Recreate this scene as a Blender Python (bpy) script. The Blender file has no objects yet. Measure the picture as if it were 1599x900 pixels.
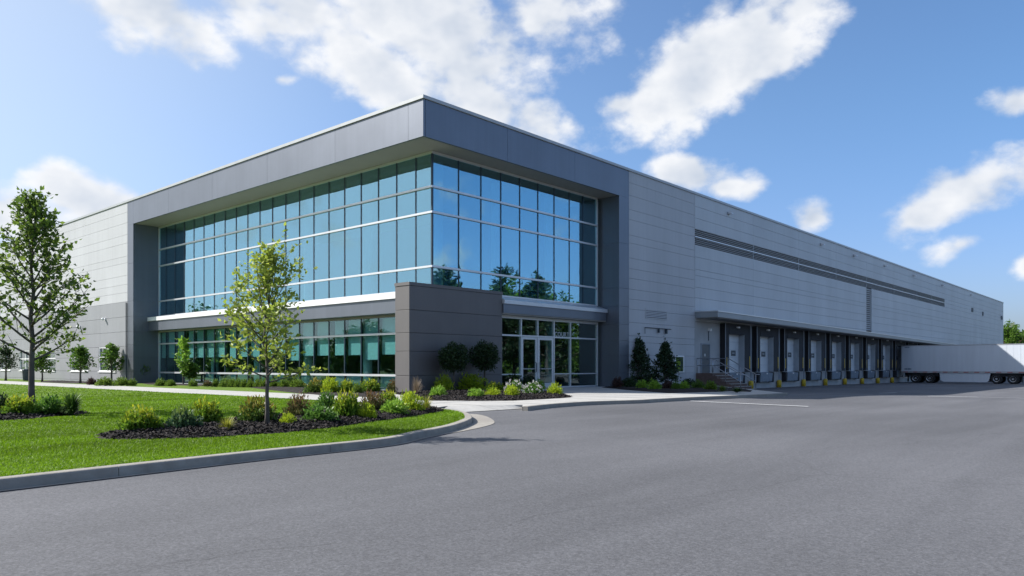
import bpy, bmesh, math, random
import numpy as np
from mathutils import Vector, Matrix, noise as mnoise
rad = math.radians
sc = bpy.context.scene
COL = sc.collection

# ------------------------------------------------------------------ survey helper
# the photograph's station point: used to find where things stand on the ground
F_, CX_, HY_ = 1178.0, 799.5, 572.0
CAM = (-20.85, -23.40, 1.31)
RX, RY, WX, WY = .66383, -.74788, .74788, .66383

def G(px, py, z=.16):
    dep = (CAM[2] - z) * F_ / (py - HY_)
    lat = (px - CX_) / F_ * dep
    return (CAM[0] + dep * WX + lat * RX, CAM[1] + dep * WY + lat * RY)

def depth(x, y):
    return (x - CAM[0]) * WX + (y - CAM[1]) * WY

def ss(a, b, x):
    t = max(0., min(1., (x - a) / (b - a)))
    return t * t * (3 - 2 * t)

def lot_z(x, y=0):
    return .04 - .36 * ss(11, 29, x) - .18 * ss(29, 80, x)

# ------------------------------------------------------------------ mesh builder
ORIG = {}

class MB:
    def __init__(s):
        s.v = []; s.f = []
    def box(s, x0, y0, z0, x1, y1, z1):
        if x1 < x0: x0, x1 = x1, x0
        if y1 < y0: y0, y1 = y1, y0
        if z1 < z0: z0, z1 = z1, z0
        b = len(s.v)
        s.v += [(x0, y0, z0), (x1, y0, z0), (x1, y1, z0), (x0, y1, z0), (x0, y0, z1), (x1, y0, z1), (x1, y1, z1), (x0, y1, z1)]
        s.f += [tuple(b + i for i in q) for q in ((3, 2, 1, 0), (4, 5, 6, 7), (0, 1, 5, 4), (1, 2, 6, 5), (2, 3, 7, 6), (3, 0, 4, 7))]
        return s
    def hexa(s, p):            # 8 corners: bottom ring ccw then top ring ccw
        b = len(s.v); s.v += list(p)
        s.f += [tuple(b + i for i in q) for q in ((3, 2, 1, 0), (4, 5, 6, 7), (0, 1, 5, 4), (1, 2, 6, 5), (2, 3, 7, 6), (3, 0, 4, 7))]
        return s
    def face(s, pts):
        b = len(s.v); s.v += list(pts); s.f.append(tuple(range(b, b + len(pts)))); return s
    def prism(s, poly, z0, z1):
        n = len(poly); b = len(s.v)
        s.v += [(x, y, z0) for x, y in poly] + [(x, y, z1) for x, y in poly]
        s.f.append(tuple(b + i for i in reversed(range(n)))); s.f.append(tuple(b + n + i for i in range(n)))
        for i in range(n):
            j = (i + 1) % n
            s.f.append((b + i, b + j, b + n + j, b + n + i))
        return s
    def tube(s, pts, rs, n=8, cap=True):
        pts = [Vector(p) for p in pts]
        if not hasattr(rs, '__len__'): rs = [rs] * len(pts)
        b = len(s.v)
        u = None
        for i, p in enumerate(pts):
            d = (pts[min(i + 1, len(pts) - 1)] - pts[max(i - 1, 0)])
            d = d.normalized() if d.length > 1e-9 else Vector((0, 0, 1))
            if u is None:
                u = d.orthogonal().normalized()
            else:
                u = (u - d * u.dot(d)); u = u.normalized() if u.length > 1e-6 else d.orthogonal().normalized()
            w = d.cross(u)
            for k in range(n):
                a = 2 * math.pi * k / n
                s.v.append(tuple(p + (u * math.cos(a) + w * math.sin(a)) * rs[i]))
        for i in range(len(pts) - 1):
            for k in range(n):
                k2 = (k + 1) % n
                s.f.append((b + i * n + k, b + i * n + k2, b + (i + 1) * n + k2, b + (i + 1) * n + k))
        if cap:
            s.f.append(tuple(b + k for k in reversed(range(n))))
            e = b + (len(pts) - 1) * n
            s.f.append(tuple(e + k for k in range(n)))
        return s
    def lathe(s, c, prof, n=16, axis='z'):
        b = len(s.v)
        for r, h in prof:
            for k in range(n):
                a = 2 * math.pi * k / n
                if axis == 'z': s.v.append((c[0] + r * math.cos(a), c[1] + r * math.sin(a), c[2] + h))
                else: s.v.append((c[0] + h, c[1] + r * math.cos(a), c[2] + r * math.sin(a)))
        for i in range(len(prof) - 1):
            for k in range(n):
                k2 = (k + 1) % n
                s.f.append((b + i * n + k, b + i * n + k2, b + (i + 1) * n + k2, b + (i + 1) * n + k))
        s.f.append(tuple(b + k for k in reversed(range(n))))
        e = b + (len(prof) - 1) * n
        s.f.append(tuple(e + k for k in range(n)))
        return s
    def build(s, name, mat, parent=None, smooth=False, bevel=0, recalc=False):
        me = bpy.data.meshes.new(name)
        o0 = ORIG.get(parent.name, (0, 0, 0)) if parent else (0, 0, 0)
        vs = s.v if o0 == (0, 0, 0) else [(x - o0[0], y - o0[1], z - o0[2]) for x, y, z in s.v]
        me.from_pydata(vs, [], s.f)
        if bevel or recalc:
            bm = bmesh.new(); bm.from_mesh(me)
            if recalc: bmesh.ops.recalc_face_normals(bm, faces=bm.faces)
            if bevel: bmesh.ops.bevel(bm, geom=bm.edges[:], offset=bevel, segments=2, affect='EDGES', profile=.6)
            bm.to_mesh(me); bm.free()
        if smooth: me.polygons.foreach_set('use_smooth', [True] * len(me.polygons))
        me.materials.append(mat)
        o = bpy.data.objects.new(name, me); COL.objects.link(o)
        if parent: o.parent = parent
        ORIG[o.name] = o0
        return o

def np_mesh(name, V, Fq, mat, parent=None, smooth=False):
    """V (n,3) array, Fq (m,k) array of equal-size faces"""
    me = bpy.data.meshes.new(name)
    n, (m, k) = len(V), Fq.shape
    me.vertices.add(n); me.vertices.foreach_set('co', np.ascontiguousarray(V, dtype=np.float32).ravel())
    me.loops.add(m * k); me.loops.foreach_set('vertex_index', np.ascontiguousarray(Fq, dtype=np.int32).ravel())
    me.polygons.add(m); me.polygons.foreach_set('loop_start', np.arange(0, m * k, k, dtype=np.int32))
    me.update(calc_edges=True)
    if smooth: me.polygons.foreach_set('use_smooth', [True] * m)
    me.materials.append(mat)
    o = bpy.data.objects.new(name, me); COL.objects.link(o)
    if parent: o.parent = parent
    ORIG[o.name] = ORIG.get(parent.name, (0, 0, 0)) if parent else (0, 0, 0)
    return o

def tag(o, label=None, cat=None, group=None, kind=None):
    if label: o['label'] = label
    if cat: o['category'] = cat
    if group: o['group'] = group
    if kind: o['kind'] = kind
    return o

def empty(name, loc, label, cat, group=None):
    o = bpy.data.objects.new(name, None); COL.objects.link(o)
    o.location = loc; o.empty_display_size = .3
    ORIG[o.name] = tuple(loc)
    return tag(o, label, cat, group)

def copy_tree(o, parent=None):
    c = o.copy(); COL.objects.link(c)
    if parent: c.parent = parent
    for ch in [x for x in o.children]:
        copy_tree(ch, c)
    return c

# ------------------------------------------------------------------ materials
def nodes_of(m):
    m.use_nodes = True
    return m.node_tree.nodes, m.node_tree.links

def mat(name, col, rough=.6, metal=0., var=.0, vscale=1.5, island=0., bump=0., bscale=20., spec=.5, stretch=None, coat=0., streak=0.):
    m = bpy.data.materials.new(name); N, L = nodes_of(m)
    p = N['Principled BSDF']
    p.inputs['Roughness'].default_value = rough; p.inputs['Metallic'].default_value = metal
    p.inputs['Specular IOR Level'].default_value = spec
    p.inputs['Coat Weight'].default_value = coat
    p.inputs['Base Color'].default_value = (*col, 1)
    tc = N.new('ShaderNodeTexCoord')
    src = tc.outputs['Object']
    if stretch:
        mp = N.new('ShaderNodeMapping'); mp.inputs['Scale'].default_value = stretch
        L.new(src, mp.inputs[0]); src = mp.outputs[0]
    fac = None
    if var:
        n = N.new('ShaderNodeTexNoise'); n.inputs['Scale'].default_value = vscale; n.inputs['Detail'].default_value = 6
        L.new(src, n.inputs['Vector'])
        r = N.new('ShaderNodeMapRange'); r.inputs[1].default_value = .3; r.inputs[2].default_value = .7
        r.inputs[3].default_value = 1 - var; r.inputs[4].default_value = 1 + var
        L.new(n.outputs[0], r.inputs[0]); fac = r.outputs[0]
    if island:
        g = N.new('ShaderNodeNewGeometry')
        r = N.new('ShaderNodeMapRange'); r.inputs[3].default_value = 1 - island; r.inputs[4].default_value = 1 + island
        L.new(g.outputs['Random Per Island'], r.inputs[0])
        if fac is None: fac = r.outputs[0]
        else:
            mm = N.new('ShaderNodeMath'); mm.operation = 'MULTIPLY'
            L.new(fac, mm.inputs[0]); L.new(r.outputs[0], mm.inputs[1]); fac = mm.outputs[0]
    if streak:
        mp = N.new('ShaderNodeMapping'); mp.inputs['Scale'].default_value = (2.6, 2.6, .10); L.new(tc.outputs['Object'], mp.inputs[0])
        n = N.new('ShaderNodeTexNoise'); n.inputs['Scale'].default_value = 1.6; n.inputs['Detail'].default_value = 7; n.inputs['Roughness'].default_value = .65; L.new(mp.outputs[0], n.inputs['Vector'])
        r = N.new('ShaderNodeMapRange'); r.inputs[1].default_value = .35; r.inputs[2].default_value = .65; r.inputs[3].default_value = 1 - streak; r.inputs[4].default_value = 1 + streak * .6; L.new(n.outputs[0], r.inputs[0])
        mm = N.new('ShaderNodeMath'); mm.operation = 'MULTIPLY'; L.new(fac, mm.inputs[0]); L.new(r.outputs[0], mm.inputs[1]); fac = mm.outputs[0]
    if fac is not None:
        mx = N.new('ShaderNodeVectorMath'); mx.operation = 'SCALE'
        mx.inputs[0].default_value = col
        L.new(fac, mx.inputs['Scale']); L.new(mx.outputs[0], p.inputs['Base Color'])
    if bump:
        n = N.new('ShaderNodeTexNoise'); n.inputs['Scale'].default_value = bscale; n.inputs['Detail'].default_value = 5
        L.new(src, n.inputs['Vector'])
        b = N.new('ShaderNodeBump'); b.inputs['Strength'].default_value = bump; b.inputs['Distance'].default_value = .02
        L.new(n.outputs[0], b.inputs['Height']); L.new(b.outputs[0], p.inputs['Normal'])
    return m

def leaf_mat(name, c1, c2, trans=.35, tip=None, tipz=(.4, 1.0), rough=.5, patch=False):
    """foliage: random tone per leaf between c1 and c2, some light passing through; tip = colour of new growth"""
    m = bpy.data.materials.new(name); N, L = nodes_of(m)
    p = N['Principled BSDF']; out = N['Material Output']
    p.inputs['Roughness'].default_value = rough; p.inputs['Specular IOR Level'].default_value = .35
    g = N.new('ShaderNodeNewGeometry')
    mx = N.new('ShaderNodeMix'); mx.data_type = 'RGBA'
    mx.inputs[6].default_value = (*c1, 1); mx.inputs[7].default_value = (*c2, 1)
    L.new(g.outputs['Random Per Island'], mx.inputs[0])
    colr = mx.outputs[2]
    if tip:
        tc = N.new('ShaderNodeTexCoord'); sx = N.new('ShaderNodeSeparateXYZ'); L.new(tc.outputs['Object'], sx.inputs[0])
        w = N.new('ShaderNodeTexWhiteNoise'); w.noise_dimensions = '1D'; L.new(g.outputs['Random Per Island'], w.inputs['W'])
        a = N.new('ShaderNodeMath'); a.operation = 'MULTIPLY_ADD'; a.inputs[1].default_value = .7; L.new(w.outputs[0], a.inputs[0]); L.new(sx.outputs[2], a.inputs[2])
        r = N.new('ShaderNodeMapRange'); r.inputs[1].default_value = tipz[0] + .35; r.inputs[2].default_value = tipz[1] + .35
        L.new(a.outputs[0], r.inputs[0])
        m2 = N.new('ShaderNodeMix'); m2.data_type = 'RGBA'; m2.inputs[7].default_value = (*tip, 1)
        L.new(r.outputs[0], m2.inputs[0]); L.new(colr, m2.inputs[6]); colr = m2.outputs[2]
    if patch:
        tc = N.new('ShaderNodeTexCoord'); mp = N.new('ShaderNodeMapping'); mp.inputs['Scale'].default_value = (.28, .9, 1); mp.inputs['Rotation'].default_value = (0, 0, rad(20)); L.new(tc.outputs['Object'], mp.inputs[0])
        nz_ = N.new('ShaderNodeTexNoise'); nz_.inputs['Scale'].default_value = .8; nz_.inputs['Detail'].default_value = 5; L.new(mp.outputs[0], nz_.inputs['Vector'])
        r = N.new('ShaderNodeMapRange'); r.inputs[1].default_value = .35; r.inputs[2].default_value = .65; r.inputs[3].default_value = .72; r.inputs[4].default_value = 1.18; L.new(nz_.outputs[0], r.inputs[0])
        vm = N.new('ShaderNodeVectorMath'); vm.operation = 'SCALE'; L.new(colr, vm.inputs[0]); L.new(r.outputs[0], vm.inputs['Scale']); colr = vm.outputs[0]
    L.new(colr, p.inputs['Base Color'])
    t = N.new('ShaderNodeBsdfTranslucent'); L.new(colr, t.inputs[0])
    ms = N.new('ShaderNodeMixShader'); ms.inputs[0].default_value = trans
    L.new(p.outputs[0], ms.inputs[1]); L.new(t.outputs[0], ms.inputs[2]); L.new(ms.outputs[0], out.inputs[0])
    return m

def glass_mat(name, tint, refl, gloss=(1, 1, 1), wav=.003):
    m = bpy.data.materials.new(name); N, L = nodes_of(m)
    N.remove(N['Principled BSDF']); out = N['Material Output']
    tr = N.new('ShaderNodeBsdfTransparent'); tr.inputs[0].default_value = (*tint, 1)
    gl = N.new('ShaderNodeBsdfGlossy'); gl.inputs['Roughness'].default_value = .012; gl.inputs[0].default_value = (*gloss, 1)
    lw = N.new('ShaderNodeLayerWeight'); lw.inputs[0].default_value = .5
    pw = N.new('ShaderNodeMath'); pw.operation = 'POWER'; pw.inputs[1].default_value = 4.; L.new(lw.outputs['Facing'], pw.inputs[0])
    r = N.new('ShaderNodeMapRange'); r.inputs[3].default_value = refl; r.inputs[4].default_value = 1.
    L.new(pw.outputs[0], r.inputs[0])
    tc = N.new('ShaderNodeTexCoord'); n = N.new('ShaderNodeTexNoise'); n.inputs['Scale'].default_value = .9; n.inputs['Detail'].default_value = 1
    L.new(tc.outputs['Object'], n.inputs['Vector'])
    b = N.new('ShaderNodeBump'); b.inputs['Strength'].default_value = 1; b.inputs['Distance'].default_value = wav
    gg = N.new('ShaderNodeNewGeometry'); wn = N.new('ShaderNodeTexWhiteNoise'); wn.noise_dimensions = '1D'; L.new(gg.outputs['Random Per Island'], wn.inputs['W'])
    vs = N.new('ShaderNodeVectorMath'); vs.operation = 'MULTIPLY_ADD'; vs.inputs[1].default_value = (.014, .014, .014); L.new(wn.outputs['Color'], vs.inputs[0]); L.new(gg.outputs['Normal'], vs.inputs[2])
    vn = N.new('ShaderNodeVectorMath'); vn.operation = 'NORMALIZE'; L.new(vs.outputs[0], vn.inputs[0]); L.new(vn.outputs[0], b.inputs['Normal'])
    L.new(n.outputs[0], b.inputs['Height']); L.new(b.outputs[0], gl.inputs['Normal'])
    ms = N.new('ShaderNodeMixShader'); L.new(r.outputs[0], ms.inputs[0]); L.new(tr.outputs[0], ms.inputs[1]); L.new(gl.outputs[0], ms.inputs[2])
    L.new(ms.outputs[0], out.inputs[0])
    return m

M = {}
M['white_panel'] = mat('white_panel', (.44, .445, .46), .5, .0, var=.07, vscale=.5, island=.02, spec=.4, stretch=(1, 1, .35), streak=.04)
M['white_panel_b'] = mat('white_panel_b', (.485, .505, .525), .5, .0, var=.07, vscale=.4, island=.02, spec=.4, stretch=(1, 1, .35), streak=.04)
M['grey_panel'] = mat('grey_panel', (.25, .255, .27), .5, .0, var=.05, vscale=.6, island=.03, stretch=(1, 1, .4), streak=.04)
M['frame_panel'] = mat('frame_panel', (.165, .180, .212), .40, .6, var=.06, vscale=.5, island=.02, spec=.5, streak=.04)
M['pier_panel'] = mat('pier_panel', (.118, .110, .110), .5, .1, var=.05, vscale=.8, island=.03, streak=.04)
M['joint'] = mat('joint', (.07, .07, .075), .8)
M['silver'] = mat('silver', (.62, .63, .65), .35, .4, var=.03, vscale=2)
M['white_metal'] = mat('white_metal', (.78, .78, .78), .4, .0, var=.04, vscale=2)
M['coping'] = mat('coping', (.40, .41, .42), .4, .1, var=.06, vscale=2)
M['mullion'] = mat('mullion', (.025, .045, .065), .35, .3)
M['soffit'] = mat('soffit', (.30, .29, .27), .6, var=.05, vscale=.7)
M['concrete_wall'] = mat('concrete_wall', (.40, .40, .40), .8, var=.12, vscale=.8, bump=.2, bscale=30)
M['black_rubber'] = mat('black_rubber', (.012, .013, .017), .7, var=.2, vscale=3)
M['dark_fabric'] = mat('dark_fabric', (.020, .022, .028), .75, var=.2, vscale=2, bump=.2, bscale=6)
M['door_white'] = mat('door_white', (.62, .64, .66), .45, var=.05, vscale=2)
M['reveal_grey'] = mat('reveal_grey', (.24, .27, .31), .5)
M['jamb_grey'] = mat('jamb_grey', (.36, .39, .42), .5, var=.1, vscale=2)
M['steel_blue'] = mat('steel_blue', (.20, .25, .31), .5, .3, var=.15, vscale=3)
M['yellow'] = mat('yellow', (.62, .42, .03), .5, var=.12, vscale=5)
M['louver'] = mat('louver', (.42, .45, .48), .5, .2)
M['louver_dark'] = mat('louver_dark', (.12, .13, .14), .7)
M['canopy'] = mat('canopy', (.27, .29, .31), .45, .3, var=.06, vscale=.6)
M['canopy_soffit'] = mat('canopy_soffit', (.22, .21, .20), .7, var=.1, vscale=.6)
M['brick_brown'] = mat('brick_brown', (.13, .085, .07), .85, var=.2, vscale=6, bump=.3, bscale=25)
M['rail_metal'] = mat('rail_metal', (.38, .40, .43), .35, .8)
M['door_dark'] = mat('door_dark', (.06, .075, .09), .45)
M['blind'] = mat('blind', (.60, .61, .60), .8, var=.04, vscale=1.5)
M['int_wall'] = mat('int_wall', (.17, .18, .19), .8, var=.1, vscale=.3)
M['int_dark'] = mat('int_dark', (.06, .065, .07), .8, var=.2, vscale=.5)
M['int_ceiling'] = mat('int_ceiling', (.45, .46, .45), .8, var=.06, vscale=.5)
M['int_column'] = mat('int_column', (.75, .76, .76), .6)
M['glass'] = glass_mat('curtain_glass', (.56, .72, .77), .36, (.56, .89, 1.0))
M['glass_low'] = glass_mat('lower_glass', (.66, .86, .86), .08, (.80, .95, .97))
M['glass_entry'] = glass_mat('entry_glass', (.58, .72, .72), .13, (.85, .95, .97))
M['glass_small'] = glass_mat('window_glass', (.50, .66, .66), .08)
M['lamp_white'] = mat('lamp_white', (.8, .8, .8), .3)
M['bark'] = mat('bark', (.10, .085, .075), .9, var=.3, vscale=12, bump=.6, bscale=40, stretch=(1, 1, .3))
M['bark_grey'] = mat('bark_grey', (.15, .14, .13), .9, var=.3, vscale=12, bump=.5, bscale=40, stretch=(1, 1, .3))
M['trailer_white'] = mat('trailer_white', (.57, .61, .66), .35, var=.03, vscale=.8, stretch=(1, 1, .3), streak=.04)
M['trailer_grey'] = mat('trailer_grey', (.40, .41, .43), .4, .5, var=.1, vscale=3)
M['tyre'] = mat('tyre', (.018, .018, .019), .85, bump=.2, bscale=40)
M['rim'] = mat('rim', (.5, .51, .53), .3, .8)
M['red_light'] = mat('red_light', (.35, .03, .03), .4)
M['paint_white'] = mat('paint_white', (.68, .68, .66), .7, var=.15, vscale=4, bump=.2, bscale=80)
M['letter_white'] = mat('letter_white', (.52, .53, .53), .6)
M['roof_grey'] = mat('roof_grey', (.35, .35, .35), .9, var=.1)
M['red_roof'] = mat('red_roof', (.22, .10, .08), .8, var=.15, vscale=2)

def asphalt():
    m = bpy.data.materials.new('asphalt'); N, L = nodes_of(m); p = N['Principled BSDF']
    tc = N.new('ShaderNodeTexCoord'); o = tc.outputs['Object']
    def noise(scale, det=5, rough=.55, vec=o, dist=0):
        n = N.new('ShaderNodeTexNoise'); n.inputs['Scale'].default_value = scale; n.inputs['Detail'].default_value = det
        n.inputs['Roughness'].default_value = rough; n.inputs['Distortion'].default_value = dist
        L.new(vec, n.inputs['Vector']); return n.outputs[0]
    def rng(s, a, b, c, d):
        r = N.new('ShaderNodeMapRange'); r.inputs[1].default_value = a; r.inputs[2].default_value = b
        r.inputs[3].default_value = c; r.inputs[4].default_value = d; L.new(s, r.inputs[0]); return r.outputs[0]
    def mul(a, b):
        q = N.new('ShaderNodeMath'); q.operation = 'MULTIPLY'; L.new(a, q.inputs[0]); L.new(b, q.inputs[1]); return q.outputs[0]
    mp = N.new('ShaderNodeMapping'); mp.inputs['Rotation'].default_value = (0, 0, rad(38)); mp.inputs['Scale'].default_value = (.16, 1.3, 1)
    L.new(o, mp.inputs[0])
    mp2 = N.new('ShaderNodeMapping'); mp2.inputs['Rotation'].default_value = (0, 0, rad(12)); mp2.inputs['Scale'].default_value = (.10, 1.0, 1)
    L.new(o, mp2.inputs[0])
    big = rng(noise(.12, 4), .35, .65, .86, 1.12)
    streak = rng(noise(.55, 6, .6, mp.outputs[0], .6), .35, .65, .91, 1.09)
    streak2 = rng(noise(.9, 5, .6, mp2.outputs[0], .4), .3, .7, .94, 1.06)
    grain = rng(noise(62, 3, .7), .3, .7, .72, 1.30)
    vo = N.new('ShaderNodeTexVoronoi'); vo.inputs['Scale'].default_value = 48; L.new(o, vo.inputs['Vector'])
    wn = N.new('ShaderNodeRGBToBW'); L.new(vo.outputs['Color'], wn.inputs[0])
    speck = rng(wn.outputs[0], .15, .95, .86, 1.22)
    # hairline joints and cracks
    vc = N.new('ShaderNodeTexVoronoi'); vc.feature = 'DISTANCE_TO_EDGE'; vc.inputs['Scale'].default_value = .065
    mpc = N.new('ShaderNodeMapping'); mpc.inputs['Rotation'].default_value = (0, 0, .4)
    nd = N.new('ShaderNodeTexNoise'); nd.inputs['Scale'].default_value = .5; nd.inputs['Detail'].default_value = 6; L.new(o, nd.inputs['Vector'])
    vm = N.new('ShaderNodeVectorMath'); vm.operation = 'MULTIPLY_ADD'; vm.inputs[1].default_value = (1.6, 1.6, 0)
    L.new(nd.outputs['Color'], vm.inputs[0]); L.new(o, vm.inputs[2]); L.new(vm.outputs[0], mpc.inputs[0]); L.new(mpc.outputs[0], vc.inputs['Vector'])
    crack = rng(vc.outputs['Distance'], .0004, .0014, .85, 1.0)
    f = mul(mul(mul(big, streak), mul(streak2, grain)), mul(speck, crack))
    sc_ = N.new('ShaderNodeVectorMath'); sc_.operation = 'SCALE'; sc_.inputs[0].default_value = (.104, .104, .110)
    L.new(f, sc_.inputs['Scale']); L.new(sc_.outputs[0], p.inputs['Base Color'])
    p.inputs['Roughness'].default_value = .85; p.inputs['Specular IOR Level'].default_value = .3
    b = N.new('ShaderNodeBump'); b.inputs['Strength'].default_value = .55; b.inputs['Distance'].default_value = .008
    L.new(noise(75, 4, .7), b.inputs['Height']); L.new(b.outputs[0], p.inputs['Normal'])
    return m
M['asphalt'] = asphalt()

def ground_mat(name, c1, c2, scale, c3=None, s3=.3, rough=.9, bump=.5, bscale=60, spec=.2, det=6):
    m = bpy.data.materials.new(name); N, L = nodes_of(m); p = N['Principled BSDF']
    tc = N.new('ShaderNodeTexCoord'); o = tc.outputs['Object']
    n = N.new('ShaderNodeTexNoise'); n.inputs['Scale'].default_value = scale; n.inputs['Detail'].default_value = det; n.inputs['Roughness'].default_value = .65
    L.new(o, n.inputs['Vector'])
    cr = N.new('ShaderNodeMapRange'); cr.inputs[1].default_value = .32; cr.inputs[2].default_value = .68; L.new(n.outputs[0], cr.inputs[0])
    mx = N.new('ShaderNodeMix'); mx.data_type = 'RGBA'; mx.inputs[6].default_value = (*c1, 1); mx.inputs[7].default_value = (*c2, 1)
    L.new(cr.outputs[0], mx.inputs[0]); colr = mx.outputs[2]
    if c3:
        n3 = N.new('ShaderNodeTexNoise'); n3.inputs['Scale'].default_value = s3; n3.inputs['Detail'].default_value = 4; L.new(o, n3.inputs['Vector'])
        r3 = N.new('ShaderNodeMapRange'); r3.inputs[1].default_value = .42; r3.inputs[2].default_value = .7; L.new(n3.outputs[0], r3.inputs[0])
        m3 = N.new('ShaderNodeMix'); m3.data_type = 'RGBA'; m3.inputs[7].default_value = (*c3, 1)
        L.new(r3.outputs[0], m3.inputs[0]); L.new(colr, m3.inputs[6]); colr = m3.outputs[2]
    L.new(colr, p.inputs['Base Color'])
    p.inputs['Roughness'].default_value = rough; p.inputs['Specular IOR Level'].default_value = spec
    nb = N.new('ShaderNodeTexNoise'); nb.inputs['Scale'].default_value = bscale; nb.inputs['Detail'].default_value = 5; L.new(o, nb.inputs['Vector'])
    b = N.new('ShaderNodeBump'); b.inputs['Strength'].default_value = bump; b.inputs['Distance'].default_value = .02
    L.new(nb.outputs[0], b.inputs['Height']); L.new(b.outputs[0], p.inputs['Normal'])
    return m
M['lawn'] = ground_mat('lawn', (.065, .125, .006), (.105, .17, .010), 30, (.11, .17, .012), .35, bump=.6, bscale=90)
M['far_ground'] = ground_mat('far_ground', (.05, .10, .02), (.08, .13, .03), .2)
M['mulch'] = ground_mat('mulch', (.010, .008, .008), (.040, .031, .029), 26, (.022, .018, .018), 2., bump=1., bscale=34)
M['concrete'] = ground_mat('concrete', (.36, .35, .325), (.44, .43, .405), 3.5, (.36, .355, .34), .35, bump=.15, bscale=60)
M['kerb'] = ground_mat('kerb_concrete', (.25, .23, .20), (.34, .32, .285), 4, (.26, .24, .215), .6, bump=.25, bscale=70)
M['hill_green'] = ground_mat('hill_green', (.012, .028, .010), (.055, .085, .028), .16, bump=1, bscale=.3)

M['l_tree'] = leaf_mat('leaf_maple', (.06, .12, .022), (.20, .28, .045), .48)
M['l_front'] = leaf_mat('leaf_young', (.22, .31, .04), (.44, .50, .09), .50)
M['l_small'] = leaf_mat('leaf_small', (.06, .14, .018), (.13, .23, .030), .40)
M['l_dark'] = leaf_mat('leaf_dark', (.016, .038, .014), (.035, .070, .020), .25)
M['l_conifer'] = leaf_mat('leaf_conifer', (.020, .045, .022), (.045, .085, .035), .2)
M['l_yellow'] = leaf_mat('leaf_yellow', (.26, .38, .02), (.46, .54, .03), .45)
M['l_yg'] = leaf_mat('leaf_yellow_green', (.075, .17, .018), (.17, .28, .024), .42, tip=(.46, .46, .03), tipz=(.55, 1.2))
M['l_green'] = leaf_mat('leaf_green', (.06, .15, .022), (.13, .25, .040), .38)
M['l_bright'] = leaf_mat('leaf_bright', (.16, .33, .03), (.30, .46, .06), .42)
M['l_bluegreen'] = leaf_mat('leaf_blue_green', (.035, .085, .035), (.09, .16, .075), .3, tip=(.20, .27, .06), tipz=(.6, 1.2))
M['l_red'] = leaf_mat('leaf_red', (.06, .09, .025), (.11, .11, .035), .35, tip=(.21, .11, .05), tipz=(.45, 1.05))
M['l_redyellow'] = leaf_mat('leaf_red_yellow', (.05, .11, .02), (.12, .19, .03), .35, tip=(.36, .27, .04), tipz=(.55, 1.1))
M['l_darkred'] = leaf_mat('leaf_dark_red', (.05, .028, .028), (.09, .05, .04), .3)
M['l_grass'] = leaf_mat('leaf_grass', (.07, .14, .02), (.17, .24, .04), .35)
M['l_lily'] = leaf_mat('leaf_lily', (.028, .075, .014), (.08, .15, .024), .35)
M['l_goldgrass'] = leaf_mat('leaf_gold_grass', (.20, .24, .03), (.38, .36, .06), .4)
M['l_tan'] = leaf_mat('leaf_tan', (.20, .16, .10), (.34, .26, .19), .35)
M['l_hedge'] = leaf_mat('leaf_hedge', (.09, .17, .022), (.19, .27, .035), .40)
M['blossom'] = leaf_mat('blossom_white', (.62, .58, .58), (.78, .74, .72), .3)
M['blade'] = leaf_mat('grass_blade', (.12, .23, .006), (.175, .29, .010), .45, rough=.6, patch=True)
M['chip'] = leaf_mat('mulch_chip', (.008, .007, .007), (.048, .038, .035), 0., rough=.9)

# ------------------------------------------------------------------ ground and paving
def grid_sheet(name, xs, ys, zf, m, kind='structure'):
    V = [(x, y, zf(x, y)) for y in ys for x in xs]
    nx = len(xs)
    Fq = [(j * nx + i, j * nx + i + 1, (j + 1) * nx + i + 1, (j + 1) * nx + i) for j in range(len(ys) - 1) for i in range(nx - 1)]
    o = np_mesh(name, np.array(V), np.array(Fq), m, smooth=True)
    tag(o, kind=kind); return o

tag(MB().face([(-1800, -1800, -.75), (2200, -1800, -.75), (2200, 2200, -.75), (-1800, 2200, -.75)]).build('ground', M['far_ground']), kind='structure')
xs = list(np.arange(-80, 10, 10)) + list(np.arange(10, 90, 2)) + list(np.arange(90, 171, 10))
ys = list(np.arange(-120, 101, 10))
grid_sheet('parking_lot', xs, ys, lot_z, M['asphalt'])

def catmull(pts, n=8):
    P = [np.array(p, float) for p in pts]; out = []
    P = [2 * P[0] - P[1]] + P + [2 * P[-1] - P[-2]]
    for i in range(1, len(P) - 2):
        for k in range(n):
            t = k / n
            out.append(.5 * ((2 * P[i]) + (-P[i - 1] + P[i + 1]) * t + (2 * P[i - 1] - 5 * P[i] + 4 * P[i + 1] - P[i + 2]) * t * t + (-P[i - 1] + 3 * P[i] - 3 * P[i + 1] + P[i + 2]) * t ** 3))
    out.append(P[-2]); return [tuple(p) for p in out]

def offset(path, d):           # d > 0: to the right of travel
    out = []
    for i, p in enumerate(path):
        a = path[max(i - 1, 0)]; b = path[min(i + 1, len(path) - 1)]
        dx, dy = b[0] - a[0], b[1] - a[1]; l = math.hypot(dx, dy) or 1
        dd = d[i] if hasattr(d, '__len__') else d
        out.append((p[0] + dy / l * dd, p[1] - dx / l * dd))
    return out

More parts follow.
